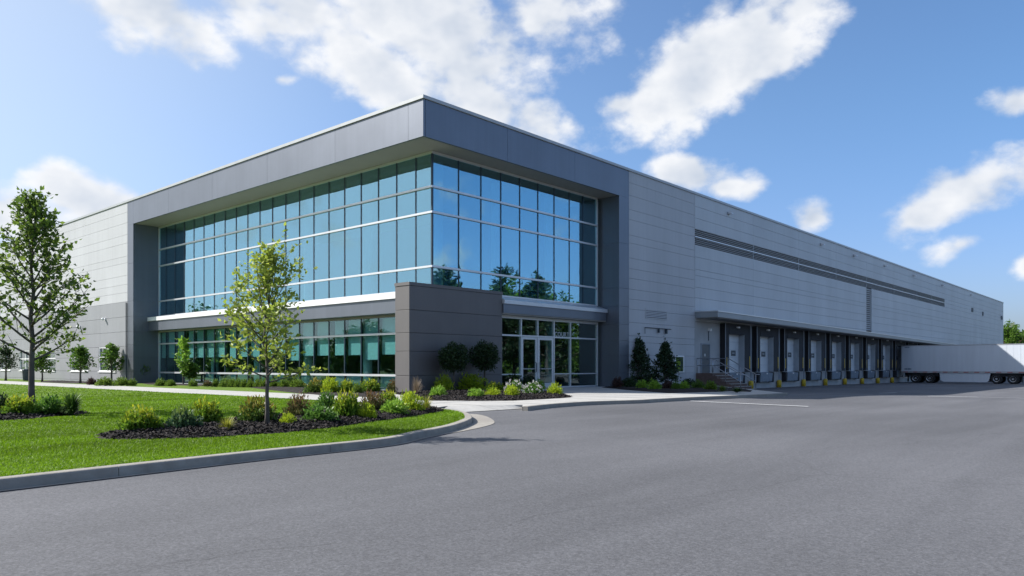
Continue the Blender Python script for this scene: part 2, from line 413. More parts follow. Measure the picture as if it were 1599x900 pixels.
LZ = .16
kpx = [(0, 748.5), (200, 727), (420, 703.5), (600, 685.5), (660, 673.8), (709, 663.8), (733.3, 655.2), (737.5, 651), (733.3, 646.2), (723.6, 642.4), (703, 639.0), (684, 637.4)]
kp = [G(x, y, LZ) for x, y in kpx]
kx_, ky_ = kp[0][0] - kp[1][0], kp[0][1] - kp[1][1]; kl_ = math.hypot(kx_, ky_)
kp = [(kp[0][0] + kx_ / kl_ * 1.3 * q, kp[0][1] + ky_ / kl_ * 1.3 * q) for q in (46, 30, 15, 7, 3, 1)] + kp
kout = catmull(kp, 8)                       # outer top edge, travelling towards +x then round the tip
kw = .17
kin = offset(kout, -kw)
def strip_sheet(name, A, B, zA, zB, m):
    n = len(A)
    V = [(x, y, zA) for x, y in A] + [(x, y, zB) for x, y in B]
    Fq = [(i, i + 1, n + i + 1, n + i) for i in range(n - 1)]
    return np_mesh(name, np.array(V), np.array(Fq), m)
# kerb: a profile swept along the edge in stones, with open joints
def sweep_kerb(path, name, width, z_top, zb, joint=3.05, m=None, start=0.):
    mb = MB()
    d = [0]
    for a, b in zip(path, path[1:]): d.append(d[-1] + math.hypot(b[0] - a[0], b[1] - a[1]))
    def at(s):
        s = max(0, min(d[-1], s))
        for i in range(len(d) - 1):
            if d[i + 1] >= s:
                t = (s - d[i]) / max(1e-9, d[i + 1] - d[i]); a, b = path[i], path[i + 1]
                nx, ny = b[1] - a[1], -(b[0] - a[0])
                l = math.hypot(nx, ny) or 1
                return (a[0] + (b[0] - a[0]) * t, a[1] + (b[1] - a[1]) * t), (nx / l, ny / l)
    s = start
    r = .022
    while s < d[-1] - .05:
        e = min(s + joint, d[-1]); k = max(2, int((e - s) / .25))
        rings = []
        for i in range(k + 1):
            q = s + .004 + (e - s - .008) * i / k
            (x, y), (nx, ny) = at(q)
            g0 = zb(x, y)
            prof = [(-width, g0 - .1), (-width, z_top - .006), (-width + .01, z_top), (-r, z_top), (-r * .3, z_top - r * .3), (0, z_top - r), (.012, g0 - .1)]
            rings.append([(x + nx * o, y + ny * o, z) for o, z in prof])
        b = len(mb.v); npf = len(rings[0])
        for rg in rings: mb.v += rg
        for i in range(k):
            for j in range(npf - 1):
                mb.f.append((b + i * npf + j, b + (i + 1) * npf + j, b + (i + 1) * npf + j + 1, b + i * npf + j + 1))
        mb.f.append(tuple(b + j for j in range(npf)))
        mb.f.append(tuple(b + k * npf + j for j in reversed(range(npf))))
        s = e
    return mb.build(name, m or M['kerb'], recalc=False)
tag(sweep_kerb(kout, 'kerb', kw, LZ + .004, lot_z), kind='structure')
# gutter pan: thin along the drive, wide round the tip
nk = len(kout)
gw = []
for i, (x, y) in enumerate(kout):
    gw.append(.085 + .42 * ss(-11.6, -8.6, x) * (1 - ss(-9.6, -8.6, y) * .75))
go = strip_sheet('gutter', offset(kout, .012), offset(kout, gw), .052, .048, M['kerb']); tag(go, kind='structure')

# lawn in front of the left facade, bounded by the kerb and the footpath
path_lo = [G(*p, LZ) for p in ((560, 628), (494, 624), (400, 620), (327, 616.5), (240, 611), (150, 606.5), (96, 604.6), (0, 601.2))]
PX0, PX1 = -6.15, -3.3
lawn_poly = [(-80, kin[0][1])] + kin[1:] + [(PX0, -6.6), (PX0, 95), (-80, 95)]
def poly_sheet(name, poly, z, m, kind='structure'):
    bm = bmesh.new()
    vs = [bm.verts.new((x, y, z)) for x, y in poly]
    f = bm.faces.new(vs); f.normal_update()
    if f.normal.z < 0: f.normal_flip()
    bmesh.ops.triangulate(bm, faces=bm.faces[:])
    me = bpy.data.meshes.new(name); bm.to_mesh(me); bm.free(); me.materials.append(m)
    o = bpy.data.objects.new(name, me); COL.objects.link(o); tag(o, kind=kind); return o
poly_sheet('lawn', lawn_poly, LZ, M['lawn'])
poly_sheet('lawn_strip', [(PX1, 2.4), (1.6, 2.4), (1.6, 95), (PX1, 95)], LZ + .002, M['lawn'])

# footpath and entrance pavement with saw-cut joints
def slabs(name, x0, x1, y0, y1, nx, ny, z, m):
    mb = MB(); g = .012
    for i in range(nx):
        for j in range(ny):
            a = x0 + (x1 - x0) * i / nx; b = x0 + (x1 - x0) * (i + 1) / nx
            c = y0 + (y1 - y0) * j / ny; d = y0 + (y1 - y0) * (j + 1) / ny
            mb.box(a + g / 2, c + g / 2, z - .1, b - g / 2, d - g / 2, z)
    return tag(mb.build(name, m), kind='structure')
slabs('footpath', PX0, PX1, -6.0, 94, 1, 50, LZ + .006, M['concrete'])
kerb2_px = [(824, 635.3), (831, 634.3), (862.6, 631), (917.6, 627.4), (1000, 624.7), (1023, 623.3), (1091, 620), (1189, 616), (1230, 613.8)]
k2 = catmull([G(x, y, LZ) for x, y in kerb2_px], 6)
k2 = k2[::-1]                                # outer side is -y: travel towards -x puts it on the left, so flip sign below
front = [p for p in k2[::-1]]
ramp_edge = [G(729.7, 642.2, .06), G(800, 638.7, .06)]
pave = [(PX0, -6.0), (-6.75, -7.6), (kout[-1][0] + .0, kout[-1][1]), kout[-5], ] 
pave_poly = [(PX1, 2.4), (PX0, 2.4), (PX0, -6.0), (-6.65, -7.9), G(700, 634.2, LZ), G(816, 632.3, LZ)] + offset(front, -.16) + [(13.2, -8.9), (16.0, -6.6), (23.3, -.3), (23.3, 1.6), (1.6, 1.6), (1.6, 2.4)]
po = poly_sheet('pavement', pave_poly, LZ, M['concrete'])
# pavement skirt down to the lot
sk = MB()
for a, b in zip(pave_poly[3:-5], pave_poly[4:-4]):
    sk.face([(a[0], a[1], LZ), (a[0], a[1], -.5), (b[0], b[1], -.5), (b[0], b[1], LZ)])
tag(sk.build('pavement_edge', M['kerb']), kind='structure')
tag(sweep_kerb(front, 'entrance_kerb', .16, LZ + .004, lot_z), kind='structure')
# ramp where drive and pavement meet flush
T0, T1 = G(700, 634.2, LZ), G(816, 632.3, LZ)
B0, B1 = G(727, 643.6, .05), G(822, 638.0, .05)
rmp = MB(); nr_ = 8
top = [(T0[0] + (T1[0] - T0[0]) * i / nr_, T0[1] + (T1[1] - T0[1]) * i / nr_, LZ + .001) for i in range(nr_ + 1)]
bot = [(B0[0] + (B1[0] - B0[0]) * i / nr_, B0[1] + (B1[1] - B0[1]) * i / nr_, .053) for i in range(nr_ + 1)]
for i in range(nr_): rmp.face([top[i], bot[i], bot[i + 1], top[i + 1]])
kf = front[0]; kb = (kf[0] + .02, kf[1] + .17)
rmp.face([top[-1], bot[-1], (kf[0], kf[1], .053), (kb[0], kb[1], LZ)])
lf = kout[-4]; rmp.face([top[0], (lf[0], lf[1], LZ - .03), bot[0]])
tag(rmp.build('ramp', M['concrete'], recalc=False), kind='structure')
# joints in the pavement: shallow dark saw cuts
jb = MB()
for x in np.arange(-5, 12, 1.9): jb.box(x, -9.0, LZ, x + .014, -1.2, LZ + .003)
jb.box(-6, -5.2, LZ, 12, -5.186, LZ + .003)
tag(jb.build('pavement_joints', M['joint']), kind='structure')

def mound(name, poly, z0, hgt, m=None, res=.13):
    """mulch bed: a low heap with a rough surface filling a polygon"""
    xs_ = [p[0] for p in poly]; ys_ = [p[1] for p in poly]
    x0, x1, y0, y1 = min(xs_), max(xs_), min(ys_), max(ys_)
    P = np.array(poly); Q = np.roll(P, -1, axis=0)
    gx = np.arange(x0, x1 + res, res); gy = np.arange(y0, y1 + res, res)
    X, Y = np.meshgrid(gx, gy); pts = np.stack([X.ravel(), Y.ravel()], 1)
    dmin = np.full(len(pts), 1e9); ins = np.zeros(len(pts), bool); near = np.zeros((len(pts), 2))
    for a, b in zip(P, Q):
        ab = b - a; t = np.clip(((pts - a) @ ab) / max(1e-9, ab @ ab), 0, 1)
        c = a + t[:, None] * ab; d = np.hypot(*(pts - c).T)
        w = d < dmin; near[w] = c[w]; dmin = np.minimum(dmin, d)
        cond = ((a[1] > pts[:, 1]) != (b[1] > pts[:, 1]))
        xi = a[0] + (pts[:, 1] - a[1]) / (b[1] - a[1] + 1e-12) * ab[0]
        ins ^= cond & (pts[:, 0] < xi)
    keep = ins.copy()
    nx = len(gx)
    k2d = keep.reshape(len(gy), nx)
    q = k2d[:-1, :-1] | k2d[1:, :-1] | k2d[:-1, 1:] | k2d[1:, 1:]
    pos = pts.copy(); out = ~ins; pos[out] = near[out]
    rng_ = np.random.default_rng(5)
    zz = np.where(out, 0, hgt * (1 - np.exp(-dmin / .35)) + rng_.normal(0, .012, len(pts)) * np.minimum(1, dmin * 5))
    V = np.column_stack([pos, z0 + zz])
    jj, ii = np.nonzero(q)
    Fq = np.stack([jj * nx + ii, jj * nx + ii + 1, (jj + 1) * nx + ii + 1, (jj + 1) * nx + ii], 1)
    o = np_mesh(name, V, Fq, m or M['mulch'], smooth=False)
    tag(o, kind='stuff')
    return pts[ins], z0 + zz[ins]

bed_front = [G(*p, LZ) for p in ((144, 684), (168, 687), (221, 687.5), (271, 686), (328, 684), (384, 680), (440, 677), (497, 671), (541, 666), (588, 658.5), (644, 651), (676, 645.5), (690, 642.3), (678, 639), (640, 637), (590, 637), (540, 639), (480, 645), (419, 654), (369, 656), (337, 661), (271, 666), (196, 675))]
bed_front = [tuple(p) for p in catmull(bed_front + [bed_front[0]], 3)][:-1]
bed_left = [G(*p, LZ) for p in ((-60, 660), (0, 658), (40, 656), (70, 652.5), (110, 649.5), (138, 646.8), (118, 643.5), (95, 642), (0, 642.5), (-60, 643))]
bed_entry = [G(*p, LZ) for p in ((644, 620), (655, 625.6), (677, 626.3), (740, 626.4), (800, 626), (850, 623.6), (885, 621.3), (893, 620.3), (875, 616.5), (849, 612.5))] + [(6.2, .6), (-.3, .75), (-.5, 1.4)]
bed_glass = [G(*p, LZ) for p in ((461, 614), (500, 617.5), (540, 619.5), (580, 620.8), (610, 620.5))] + [(-.35, 1.4), (-.1, 2.0), (1.4, 2.2), (1.4, 14.5), (.3, 14.6), (-.6, 12)]
bed_row = [(.75, 14.7), (1.45, 14.7), (1.45, 28.6), (.4, 28.6), (-.6, 25), (-.2, 19)]
bed_wall = [(-2.6, 30.6), (-.25, 30.2), (-.1, 42), (-1.2, 42.5), (-2.9, 38), (-3.1, 33)]
bed_dock = [G(*p, LZ) for p in ((939, 605.2), (980, 609.5), (1045, 614.2), (1100, 612.8), (1140, 611.3), (1172, 612.3))] + [(13.4, -8.2), (16.2, -5.6), (22.9, -.5), (22.9, -.12), (15.6, -.12)]
mulch_pts = []
for nm, poly, h_ in (('mulch_bed', bed_front, .10), ('mulch_bed', bed_left, .07), ('mulch_bed', bed_entry, .10), ('mulch_bed', bed_glass, .07), ('mulch_bed', bed_row, .04), ('mulch_bed', bed_wall, .05), ('mulch_bed', bed_dock, .10)):
    a, z = mound(nm, poly, LZ + .002, h_)
    mulch_pts.append((a, z))
# loose bark chips on the two nearest beds
def chips(name, pts, zz, per, size, seed):
    r = np.random.default_rng(seed); n = len(pts) * per
    c = np.repeat(pts, per, 0) + r.uniform(-.065, .065, (n, 2)); z = np.repeat(zz, per) + r.uniform(.0, .02, n)
    a = r.uniform(0, 2 * np.pi, n); t = r.normal(0, .45, n); t2 = r.normal(0, .4, n)
    l = size * r.uniform(.5, 1.4, n); w = l * r.uniform(.25, .5, n)
    u = np.stack([np.cos(a) * np.cos(t), np.sin(a) * np.cos(t), np.sin(t)], 1) * l[:, None]
    v = np.stack([-np.sin(a) * np.cos(t2), np.cos(a) * np.cos(t2), np.sin(t2)], 1) * w[:, None]
    C = np.column_stack([c, z + .012])
    V = np.stack([C - u - v, C + u - v, C + u + v, C - u + v], 1).reshape(-1, 3)
    o = np_mesh(name, V, np.arange(4 * n).reshape(n, 4), M['chip']); tag(o, kind='stuff')
chips('mulch_chips', *mulch_pts[0], 22, .026, 1)
chips('mulch_chips', *mulch_pts[1], 8, .04, 2)
chips('mulch_chips', *mulch_pts[2], 9, .032, 3)

# mown grass: short blades, thick near the camera
def inside(poly, pts):
    P = np.array(poly); Q = np.roll(P, -1, axis=0); ins = np.zeros(len(pts), bool)
    for a, b in zip(P, Q):
        cond = ((a[1] > pts[:, 1]) != (b[1] > pts[:, 1]))
        xi = a[0] + (pts[:, 1] - a[1]) / (b[1] - a[1] + 1e-12) * (b[0] - a[0])
        ins ^= cond & (pts[:, 0] < xi)
    return ins
def grass():
    r = np.random.default_rng(11)
    n = 3700000
    pts = np.column_stack([r.uniform(-36, -5.9, n), r.uniform(-14.6, 8, n)])
    pts = np.concatenate([pts, np.column_stack([r.uniform(-33, -5.9, 2000000), r.uniform(8, 46, 2000000)])]); n = len(pts)
    d = np.hypot(pts[:, 0] - CAM[0], pts[:, 1] - CAM[1])
    keep = r.random(n) < np.minimum(1, (8.2 / d) ** 2.0)
    dep = (pts[:, 0] - CAM[0]) * WX + (pts[:, 1] - CAM[1]) * WY
    lat = (pts[:, 0] - CAM[0]) * RX + (pts[:, 1] - CAM[1]) * RY
    keep &= (dep > 1.5) & (np.abs(lat) < dep * 1.7)
    pts = pts[keep]; d = d[keep]
    ins = inside(lawn_poly, pts) & ~inside(bed_front, pts) & ~inside(bed_left, pts)
    pts = pts[ins]; d = d[ins]; n = len(pts)
    h = r.uniform(.018, .036, n) * (1 + .15 * np.sin(pts[:, 0] * 1.3 + pts[:, 1] * .7)); w = r.uniform(.004, .008, n) * np.clip(d / 8, 1, 5)
    a = r.uniform(0, 2 * np.pi, n); lx = r.normal(0, .018, n); ly = r.normal(0, .018, n)
    dx = np.cos(a) * w; dy = np.sin(a) * w
    z0 = np.full(n, LZ - .003)
    V = np.stack([np.column_stack([pts[:, 0] - dx, pts[:, 1] - dy, z0]), np.column_stack([pts[:, 0] + dx, pts[:, 1] + dy, z0]), np.column_stack([pts[:, 0] + lx, pts[:, 1] + ly, z0 + h])], 1).reshape(-1, 3)
    o = np_mesh('grass', V, np.arange(3 * n).reshape(n, 3), M['blade'])
    tag(o, 'short bright green mown grass growing on the lawn', 'grass', kind='stuff')
grass()

# painted lines on the lot
def ground_line(px0, py0, px1, py1, wid):
    # fixed-point search on the sloping lot
    def on_lot(px, py):
        z = .04
        for _ in range(12):
            p = G(px, py, z); z = lot_z(*p)
        return p
    a, b = on_lot(px0, py0), on_lot(px1, py1)
    n = 16; dx, dy = b[0] - a[0], b[1] - a[1]; l = math.hypot(dx, dy); nx, ny = -dy / l * wid / 2, dx / l * wid / 2
    V = []; Fq = []
    for i in range(n + 1):
        t = i / n; x, y = a[0] + dx * t, a[1] + dy * t
        V += [(x - nx, y - ny, lot_z(x - nx) + .028), (x + nx, y + ny, lot_z(x + nx) + .028)]
    for i in range(n): Fq.append((2 * i, 2 * i + 2, 2 * i + 3, 2 * i + 1))
    tag(np_mesh('painted_line', np.array(V), np.array(Fq), M['paint_white']), kind='structure')
ground_line(1078, 627.5, 1262, 636.2, .13)
ground_line(1450, 619.7, 1527, 621.2, .42)
ground_line(1527, 621.2, 1640, 624.0, .16)
ground_line(1372, 614.8, 1400, 614.2, .14)

# ------------------------------------------------------------------ the warehouse
B = empty('warehouse', (0, 0, 0), 'large pale metal warehouse with a glazed two storey corner office and loading docks', 'warehouse')
H = 12.5
ZS = 10.81                      # soffit of the dark frame
GX, GY = 1.71, 1.34             # glass planes
XE, YE = 135.4, 92.0

def panels(name, m, axis, a0, a1, zs, cuts, face, thick=.14, gap=.013):
    """cladding of separate panels; axis 'x' = right facade (outer face at y=face), 'y' = left facade (outer face at x=face)"""
    mb = MB()
    cs = [a0] + [c for c in cuts if a0 + .05 < c < a1 - .05] + [a1]
    for i in range(len(cs) - 1):
        for j in range(len(zs) - 1):
            p, q, z0, z1 = cs[i] + gap / 2, cs[i + 1] - gap / 2, zs[j] + gap / 2, zs[j + 1] - gap / 2
            if axis == 'x': mb.box(p, face, z0, q, face + thick, z1)
            else: mb.box(face, p, z0, face + thick, q, z1)
    return mb.build(name, m, B)

zs_up = [5.68, 6.3, 6.85, 7.45, 8.3, 8.75, 9.63, 10.2, 11.0, 11.72, 12.36]
zs_lo = [-.7, .5, .88, 1.29, 1.95, 2.67, 3.04, 3.80, 4.55, 5.12, 5.68]
# structure behind the cladding (also the joints' dark ground)
core = MB()
core.box(.141, 29.0, -.7, .5, YE, 12.3)                        # left wall
core.box(15.2, .141, -.7, 23.3, .5, 12.3)                      # right wall, first bay
core.box(23.3, .141, 4.0, XE - .1, .5, 12.3)                   # right wall, above the docks
core.box(XE - .5, .5, -.7, XE - .1, YE, 12.3)
core.box(.5, YE - .4, -.7, XE - .5, YE, 12.3)
core.build('wall', M['joint'], B)
MB().box(.3, .3, 12.2, XE - .2, YE - .1, 12.3).build('roof', M['roof_grey'], B)
# left facade: pale upper cladding over grey
lcuts = [34.6, 40.5, 46.5, 52.5, 58.5, 64.5, 70.5, 76.5, 82.5]
panels('wall_cladding', M['white_panel'], 'y', 29.80, YE, zs_up, [43.0, 57, 71], 0.)
wins = [(31.75, 34.85), (36.95, 40.45), (43.85, 47.45), (49.85, 53.0), (55.6, 58.6), (61.6, 64.6)]
WZ0, WZ1 = .94, 2.66
mb = MB(); g = .016
zl = [-.7, .30, .94, 1.93, 2.66, 3.65, 4.66, 5.68]
for j in range(len(zl) - 1):
    z0, z1 = zl[j], zl[j + 1]
    if z0 >= WZ0 - .01 and z1 <= WZ1 + .01:
        edges = [29.80]
        for a, b in wins: edges += [a, b]
        edges.append(YE)
        for k in range(0, len(edges), 2):
            a, b = edges[k], edges[k + 1]
            cs = [a] + [c for c in lcuts if a + .3 < c < b - .3] + [b]
            for p, q in zip(cs, cs[1:]): mb.box(0, p + (g / 2 if p != a else 0), z0 + g / 2, .14, q - (g / 2 if q != b else 0), z1 - g / 2)
    else:
        cs = [29.80] + lcuts + [YE]
        for p, q in zip(cs, cs[1:]): mb.box(0, p + g / 2, z0 + g / 2, .14, q - g / 2, z1 - g / 2)
mb.build('wall_cladding', M['grey_panel'], B)
for a, b in wins:
    fr = MB(); t = .07
    fr.box(.02, a, WZ0, .12, a + t, WZ1).box(.02, b - t, WZ0, .12, b, WZ1).box(.02, a + t, WZ1 - t, .12, b - t, WZ1).box(.02, a + t, WZ0, .12, b - t, WZ0 + t)
    fr.box(.03, a + t, 1.90, .115, b - t, 1.97); mid = (a + b) / 2
    fr.box(.033, mid - .035, WZ0 + t, .112, mid + .035, 1.90).box(.033, mid - .035, 1.97, .112, mid + .035, WZ1 - t)
    w = fr.build('window', M['white_metal'], B)
    MB().box(.10, a + t, WZ0 + t, .118, b - t, WZ1 - t).build('pane', M['glass_small'], w)
    MB().box(-.06, a - .04, WZ0 - .075, .10, b + .04, WZ0 - .004).build('sill', M['white_metal'], w)
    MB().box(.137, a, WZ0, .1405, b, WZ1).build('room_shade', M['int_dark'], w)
# right facade cladding
vcut = [32.04, 40.78, 49.71, 58.53, 68.12, 77.57, 84.7, 91.55, 101.2, 110.0, 119.0, 127.5]
panels('wall_cladding', M['white_panel'], 'x', 15.49, 23.215, [.1] + zs_lo[2:] + zs_up[1:], [], 0.)
LB0, LB1 = 9.13, 10.16
mbB = MB()
def wall_b(z0, z1, x0, x1, cuts):
    cs = [x0] + [c for c in cuts if x0 + .05 < c < x1 - .05] + [x1]
    for p, q in zip(cs, cs[1:]): mbB.box(p + .008, 0, z0 + .008, q - .008, .14, z1 - .008)
zb = [4.2, 4.9, 5.72, 6.4, 7.16, 7.55, 8.35, LB0]
for z0, z1 in zip(zb, zb[1:]):
    wall_b(z0, z1, 23.225, 58.5, vcut); wall_b(z0, z1, 60.2, XE, vcut)
for z0, z1 in ((LB0, 9.65), (9.65, LB1)): wall_b(z0, z1, 91.6, XE, vcut)
for z0, z1 in ((LB1, 10.85), (10.85, 11.6), (11.6, 12.36)): wall_b(z0, z1, 23.225, XE, vcut)
mbB.build('wall_cladding', M['white_panel_b'], B)
# long louvre band and the tall louvre
lv = MB()
for z in np.arange(LB0 + .05, LB1 - .03, .118):
    if abs(z - 9.66) < .06: continue
    lv.hexa([(23.25, .02, z), (91.55, .02, z), (91.55, .13, z + .07), (23.25, .13, z + .07), (23.25, .005, z + .03), (91.55, .005, z + .03), (91.55, .115, z + .098), (23.25, .115, z + .098)])
for x in vcut[:8]: lv.box(x - .025, -.01, LB0, x + .025, .02, LB1)
lv.box(91.50, -.012, LB0 - .03, 91.6, .05, LB1 + .03)
lb = lv.build('louvre_band', M['louver'], B)
MB().box(23.23, -.02, 9.625, 91.58, .10, 9.69).build('rail', M['silver'], lb)
MB().box(23.23, .1315, LB0, 91.58, .1405, LB1).build('backing', M['louver_dark'], lb)
lv = MB()
for z in np.arange(4.9, LB0 - .1, .2):
    lv.hexa([(58.52, .02, z), (60.18, .02, z), (60.18, .13, z + .1), (58.52, .13, z + .1), (58.52, .005, z + .06), (60.18, .005, z + .06), (60.18, .115, z + .15), (58.52, .115, z + .15)])
lt = lv.build('tall_louvre', M['louver'], B)
MB().box(58.5, .1315, 4.8, 60.2, .1405, LB0).build('backing', M['louver_dark'], lt)
# parapet coping
cp = MB()
cp.box(-.06, -.06, 12.362, .34, YE, 12.5).box(.34, -.06, 12.362, XE + .04, .34, 12.5)
cp.build('coping', M['coping'], B)
# the dark frame round the corner glazing
fr = MB(); g = .012
lc = [0.006, .95, 6.15, 12.1, 18.0, 23.6, 28.86, 29.78]
for a, b in zip(lc, lc[1:]): fr.box(0, a + g / 2, ZS, .12, b - g / 2, 12.36)
rc = [.122, 5.2, 10.4, 15.48]
for a, b in zip(rc, rc[1:]): fr.box(a + g / 2, 0, ZS, b - g / 2, .12, 12.36)
for z0, z1 in zip([-.3, .94, 1.93, 2.75, 3.65, 4.66, 5.68, 8.2, ZS], [.94, 1.93, 2.75, 3.65, 4.66, 5.68, 8.2, ZS]):
    fr.box(0, 28.87, z0 + g / 2, .12, 29.78, z1 - g / 2)
    fr.box(14.49, 0, z0 + g / 2, 15.48, .12, z1 - g / 2)
    fr.box(.122, 28.87, z0 + .003, 1.85, 28.99, z1 - .003)
    fr.box(14.49, .122, z0 + .003, 14.61, 1.5, z1 - .003)
fr.build('frame_cladding', M['frame_panel'], B)
sf = MB()
sf.prism([(.123, .123), (14.6, .123), (14.6, 2.4), (2.4, 2.4), (2.4, 28.98), (.123, 28.98)], ZS + .004, ZS + .06)
sf.build('soffit', M['soffit'], B)
fc = MB()
fc.box(.13, .13, ZS + .07, 15.4, .3, 12.3).box(.13, .3, ZS + .07, .3, 29.6, 12.3).box(.13, 29.0, -.5, .6, 29.7, 12.2).box(14.62, .13, -.5, 15.4, .6, 12.2)
fc.build('frame_core', M['joint'], B)

# curtain wall ------------------------------------------------------
def glass_panes(name, cells, m):
    mb = MB()
    for ax, a, b, z0, z1, pl in cells:
        if ax == 'y': mb.box(pl, a, z0, pl + .012, b, z1)
        else: mb.box(a, pl, z0, b, pl + .012, z1)
    return mb.build(name, m, B)
ymul = [1.352, 2.42] + [2.42 + 1.3357 * k for k in range(1, 20)] + [28.86]
xmul = [1.722, 3.34, 4.81, 6.2, 7.6, 9.02, 10.36, 11.68, 12.92, 14.25]
zrow = [4.76, 5.72, 8.12, 9.24, 10.72]
cells = []
for a, b in zip(ymul, ymul[1:]):
    for z0, z1 in zip(zrow, zrow[1:]): cells.append(('y', a + .006, b - .006, z0 + .006, z1 - .006, GX))
for a, b in zip(xmul, xmul[1:]):
    for z0, z1 in zip(zrow, zrow[1:]): cells.append(('x', a + .006, b - .006, z0 + .006, z1 - .006, GY))
cw = glass_panes('curtain_wall', cells, M['glass'])
mu = MB()
for y in ymul[1:-1]: mu.box(GX - .02, y - .028, 4.76, GX + .10, y + .028, 10.72)
for x in xmul[1:-1]: mu.box(x - .028, GY - .02, 4.76, x + .028, GY + .10, 10.72)
mu.box(GX - .03, GY - .03, 4.76, GX + .05, GY + .05, 10.72)
mu.build('mullion', M['mullion'], cw)
tr = MB()
for z in (5.72, 8.12, 9.24):
    tr.box(GX - .075, GY - .075, z - .045, GX + .02, 28.86, z + .045).box(GX + .02, GY - .075, z - .045, 14.25, GY + .02, z + .045)
tr.box(GX - .05, GY - .05, 10.70, GX + .05, 28.86, 10.806).box(GX + .05, GY - .05, 10.70, 14.25, GY + .05, 10.806)
tr.box(GX - .06, 28.80, 4.7, GX + .06, 28.868, 10.70).box(14.19, GY - .06, 4.7, 14.28, GY + .06, 10.70)
tr.box(GX - .05, GY - .05, 4.68, GX + .05, 28.80, 4.76).box(GX + .05, GY - .05, 4.68, 14.19, GY + .05, 4.76)
tr.build('transom', M['silver'], cw)
# ground floor glazing along the left
zl3 = [.20, .88, 2.82, 3.60]
lm = [1.81, 2.42] + ymul[2:]
cells = [('y', a + .006, b - .006, z0 + .006, z1 - .006, GX) for a, b in zip(lm, lm[1:]) for z0, z1 in zip(zl3, zl3[1:])]
gw_ = glass_panes('ground_floor_glazing', cells, M['glass_low'])
mu = MB()
for y in lm[1:-1]: mu.box(GX - .02, y - .03, .2, GX + .10, y + .03, 3.6)
mu.build('mullion', M['mullion'], gw_)
tr = MB()
for z, h_ in ((.88, .05), (2.82, .045)): tr.box(GX - .075, 1.81, z - h_, GX + .02, 28.86, z + h_)
tr.box(GX - .07, 28.80, .15, GX + .06, 28.868, 3.6).box(GX - .05, 1.81, .12, GX + .05, 28.80, .20)
tr.build('transom', M['silver'], gw_)
MB().box(GX - .06, 1.81, 3.60, GX + .2, 28.868, 3.70).build('head_trim', M['soffit'], gw_)
# ledges between the floors
MB().box(1.0, 1.81, 3.70, 1.9, 28.868, 4.34).build('fascia', M['frame_panel'], B)
lg = MB()
lg.hexa([(.92, 1.81, 4.345), (1.68, 1.81, 4.345), (1.68, 28.868, 4.345), (.92, 28.868, 4.345), (.92, 1.81, 4.60), (1.68, 1.81, 4.675), (1.68, 28.868, 4.675), (.92, 28.868, 4.60)])
lg.build('ledge', M['white_metal'], B)
MB().box(5.81, .80, 3.86, 14.42, 1.9, 4.30).build('fascia', M['frame_panel'], B)
lg = MB()
lg.hexa([(5.81, .74, 4.305), (14.45, .74, 4.305), (14.45, 1.30, 4.305), (5.81, 1.30, 4.305), (5.81, .74, 4.49), (14.45, .74, 4.49), (14.45, 1.30, 4.675), (5.81, 1.30, 4.675)])
lg.build('ledge', M['silver'], B)
MB().box(5.81, .86, 3.80, 14.47, 1.6, 3.858).build('soffit', M['soffit'], B)
# grey wing wall at the entrance
pw = MB(); g = .018
for z0, z1 in zip([-.1, .91, 1.94, 2.72, 3.69], [.91, 1.94, 2.72, 3.69, 4.72]):
    pw.box(0, .88, z0 + g / 2, 5.8, 1.8, z1 - g / 2)
wing = pw.build('wing_wall', M['pier_panel'], B, bevel=.008)
MB().box(-.025, .855, 4.722, 5.825, 1.825, 4.86).build('coping', M['pier_panel'], wing)
MB().box(.03, .91, -.1, 5.77, 1.77, 4.71).build('joints', M['joint'], wing)
# entrance
xe = [6.0, 7.67, 8.97, 10.31, 11.74, 14.25]
cells = []
for i, (a, b) in enumerate(zip(xe, xe[1:])):
    cells.append(('x', a + .03, b - .03, 2.87, 3.66, GY + .01))
    if i in (1, 2): continue
    cells.append(('x', a + .03, b - .03, .93, 2.79, GY + .01)); cells.append(('x', a + .03, b - .03, .24, .87, GY + .01))
en = glass_panes('entrance_glazing', cells, M['glass_entry'])
tr = MB()
for x in xe[1:]: tr.box(x - .035, GY - .06, .17, x + .035, GY + .07, 3.80)
tr.box(5.8, GY - .055, 2.79, 14.22, GY + .06, 2.87)
tr.box(5.8, GY - .055, 3.66, 14.22, GY + .06, 3.80)
for a, b in ((5.8, 7.635), (10.345, 11.705), (11.775, 14.215)):
    tr.box(a, GY - .05, .17, b, GY + .06, .24); tr.box(a, GY - .05, .87, b, GY + .06, .93)
tr.build('frame', M['silver'], en)
for a, b, hx in ((7.71, 8.93, 8.80), (9.01, 10.27, 9.14)):
    d = MB(); s_ = .13
    d.box(a, GY - .03, .19, a + s_, GY + .03, 2.78).box(b - s_, GY - .03, .19, b, GY + .03, 2.78)
    d.box(a + s_, GY - .03, .19, b - s_, GY + .03, .44).box(a + s_, GY - .03, 2.66, b - s_, GY + .03, 2.78)
    dr = d.build('entrance_door', M['silver'], B)
    MB().box(a + s_, GY - .006, .44, b - s_, GY + .006, 2.66).build('pane', M['glass_entry'], dr)
    MB().box(a + s_, GY - .028, 1.15, b - s_, GY - .010, 1.20).build('push_bar', M['rail_metal'], dr)
    MB().tube([(hx, GY - .035, 1.0), (hx, GY - .10, 1.04), (hx, GY - .10, 1.46), (hx, GY - .035, 1.5)], .02, 8).build('handle', M['mullion'], dr)
# white lettering on the transom light beside the doors
fcu = bpy.data.curves.new('lettering', 'FONT'); fcu.body = 'COURT'; fcu.size = .34; fcu.extrude = .006; fcu.space_character = 1.12
fo = bpy.data.objects.new('lettering', fcu); COL.objects.link(fo)
 
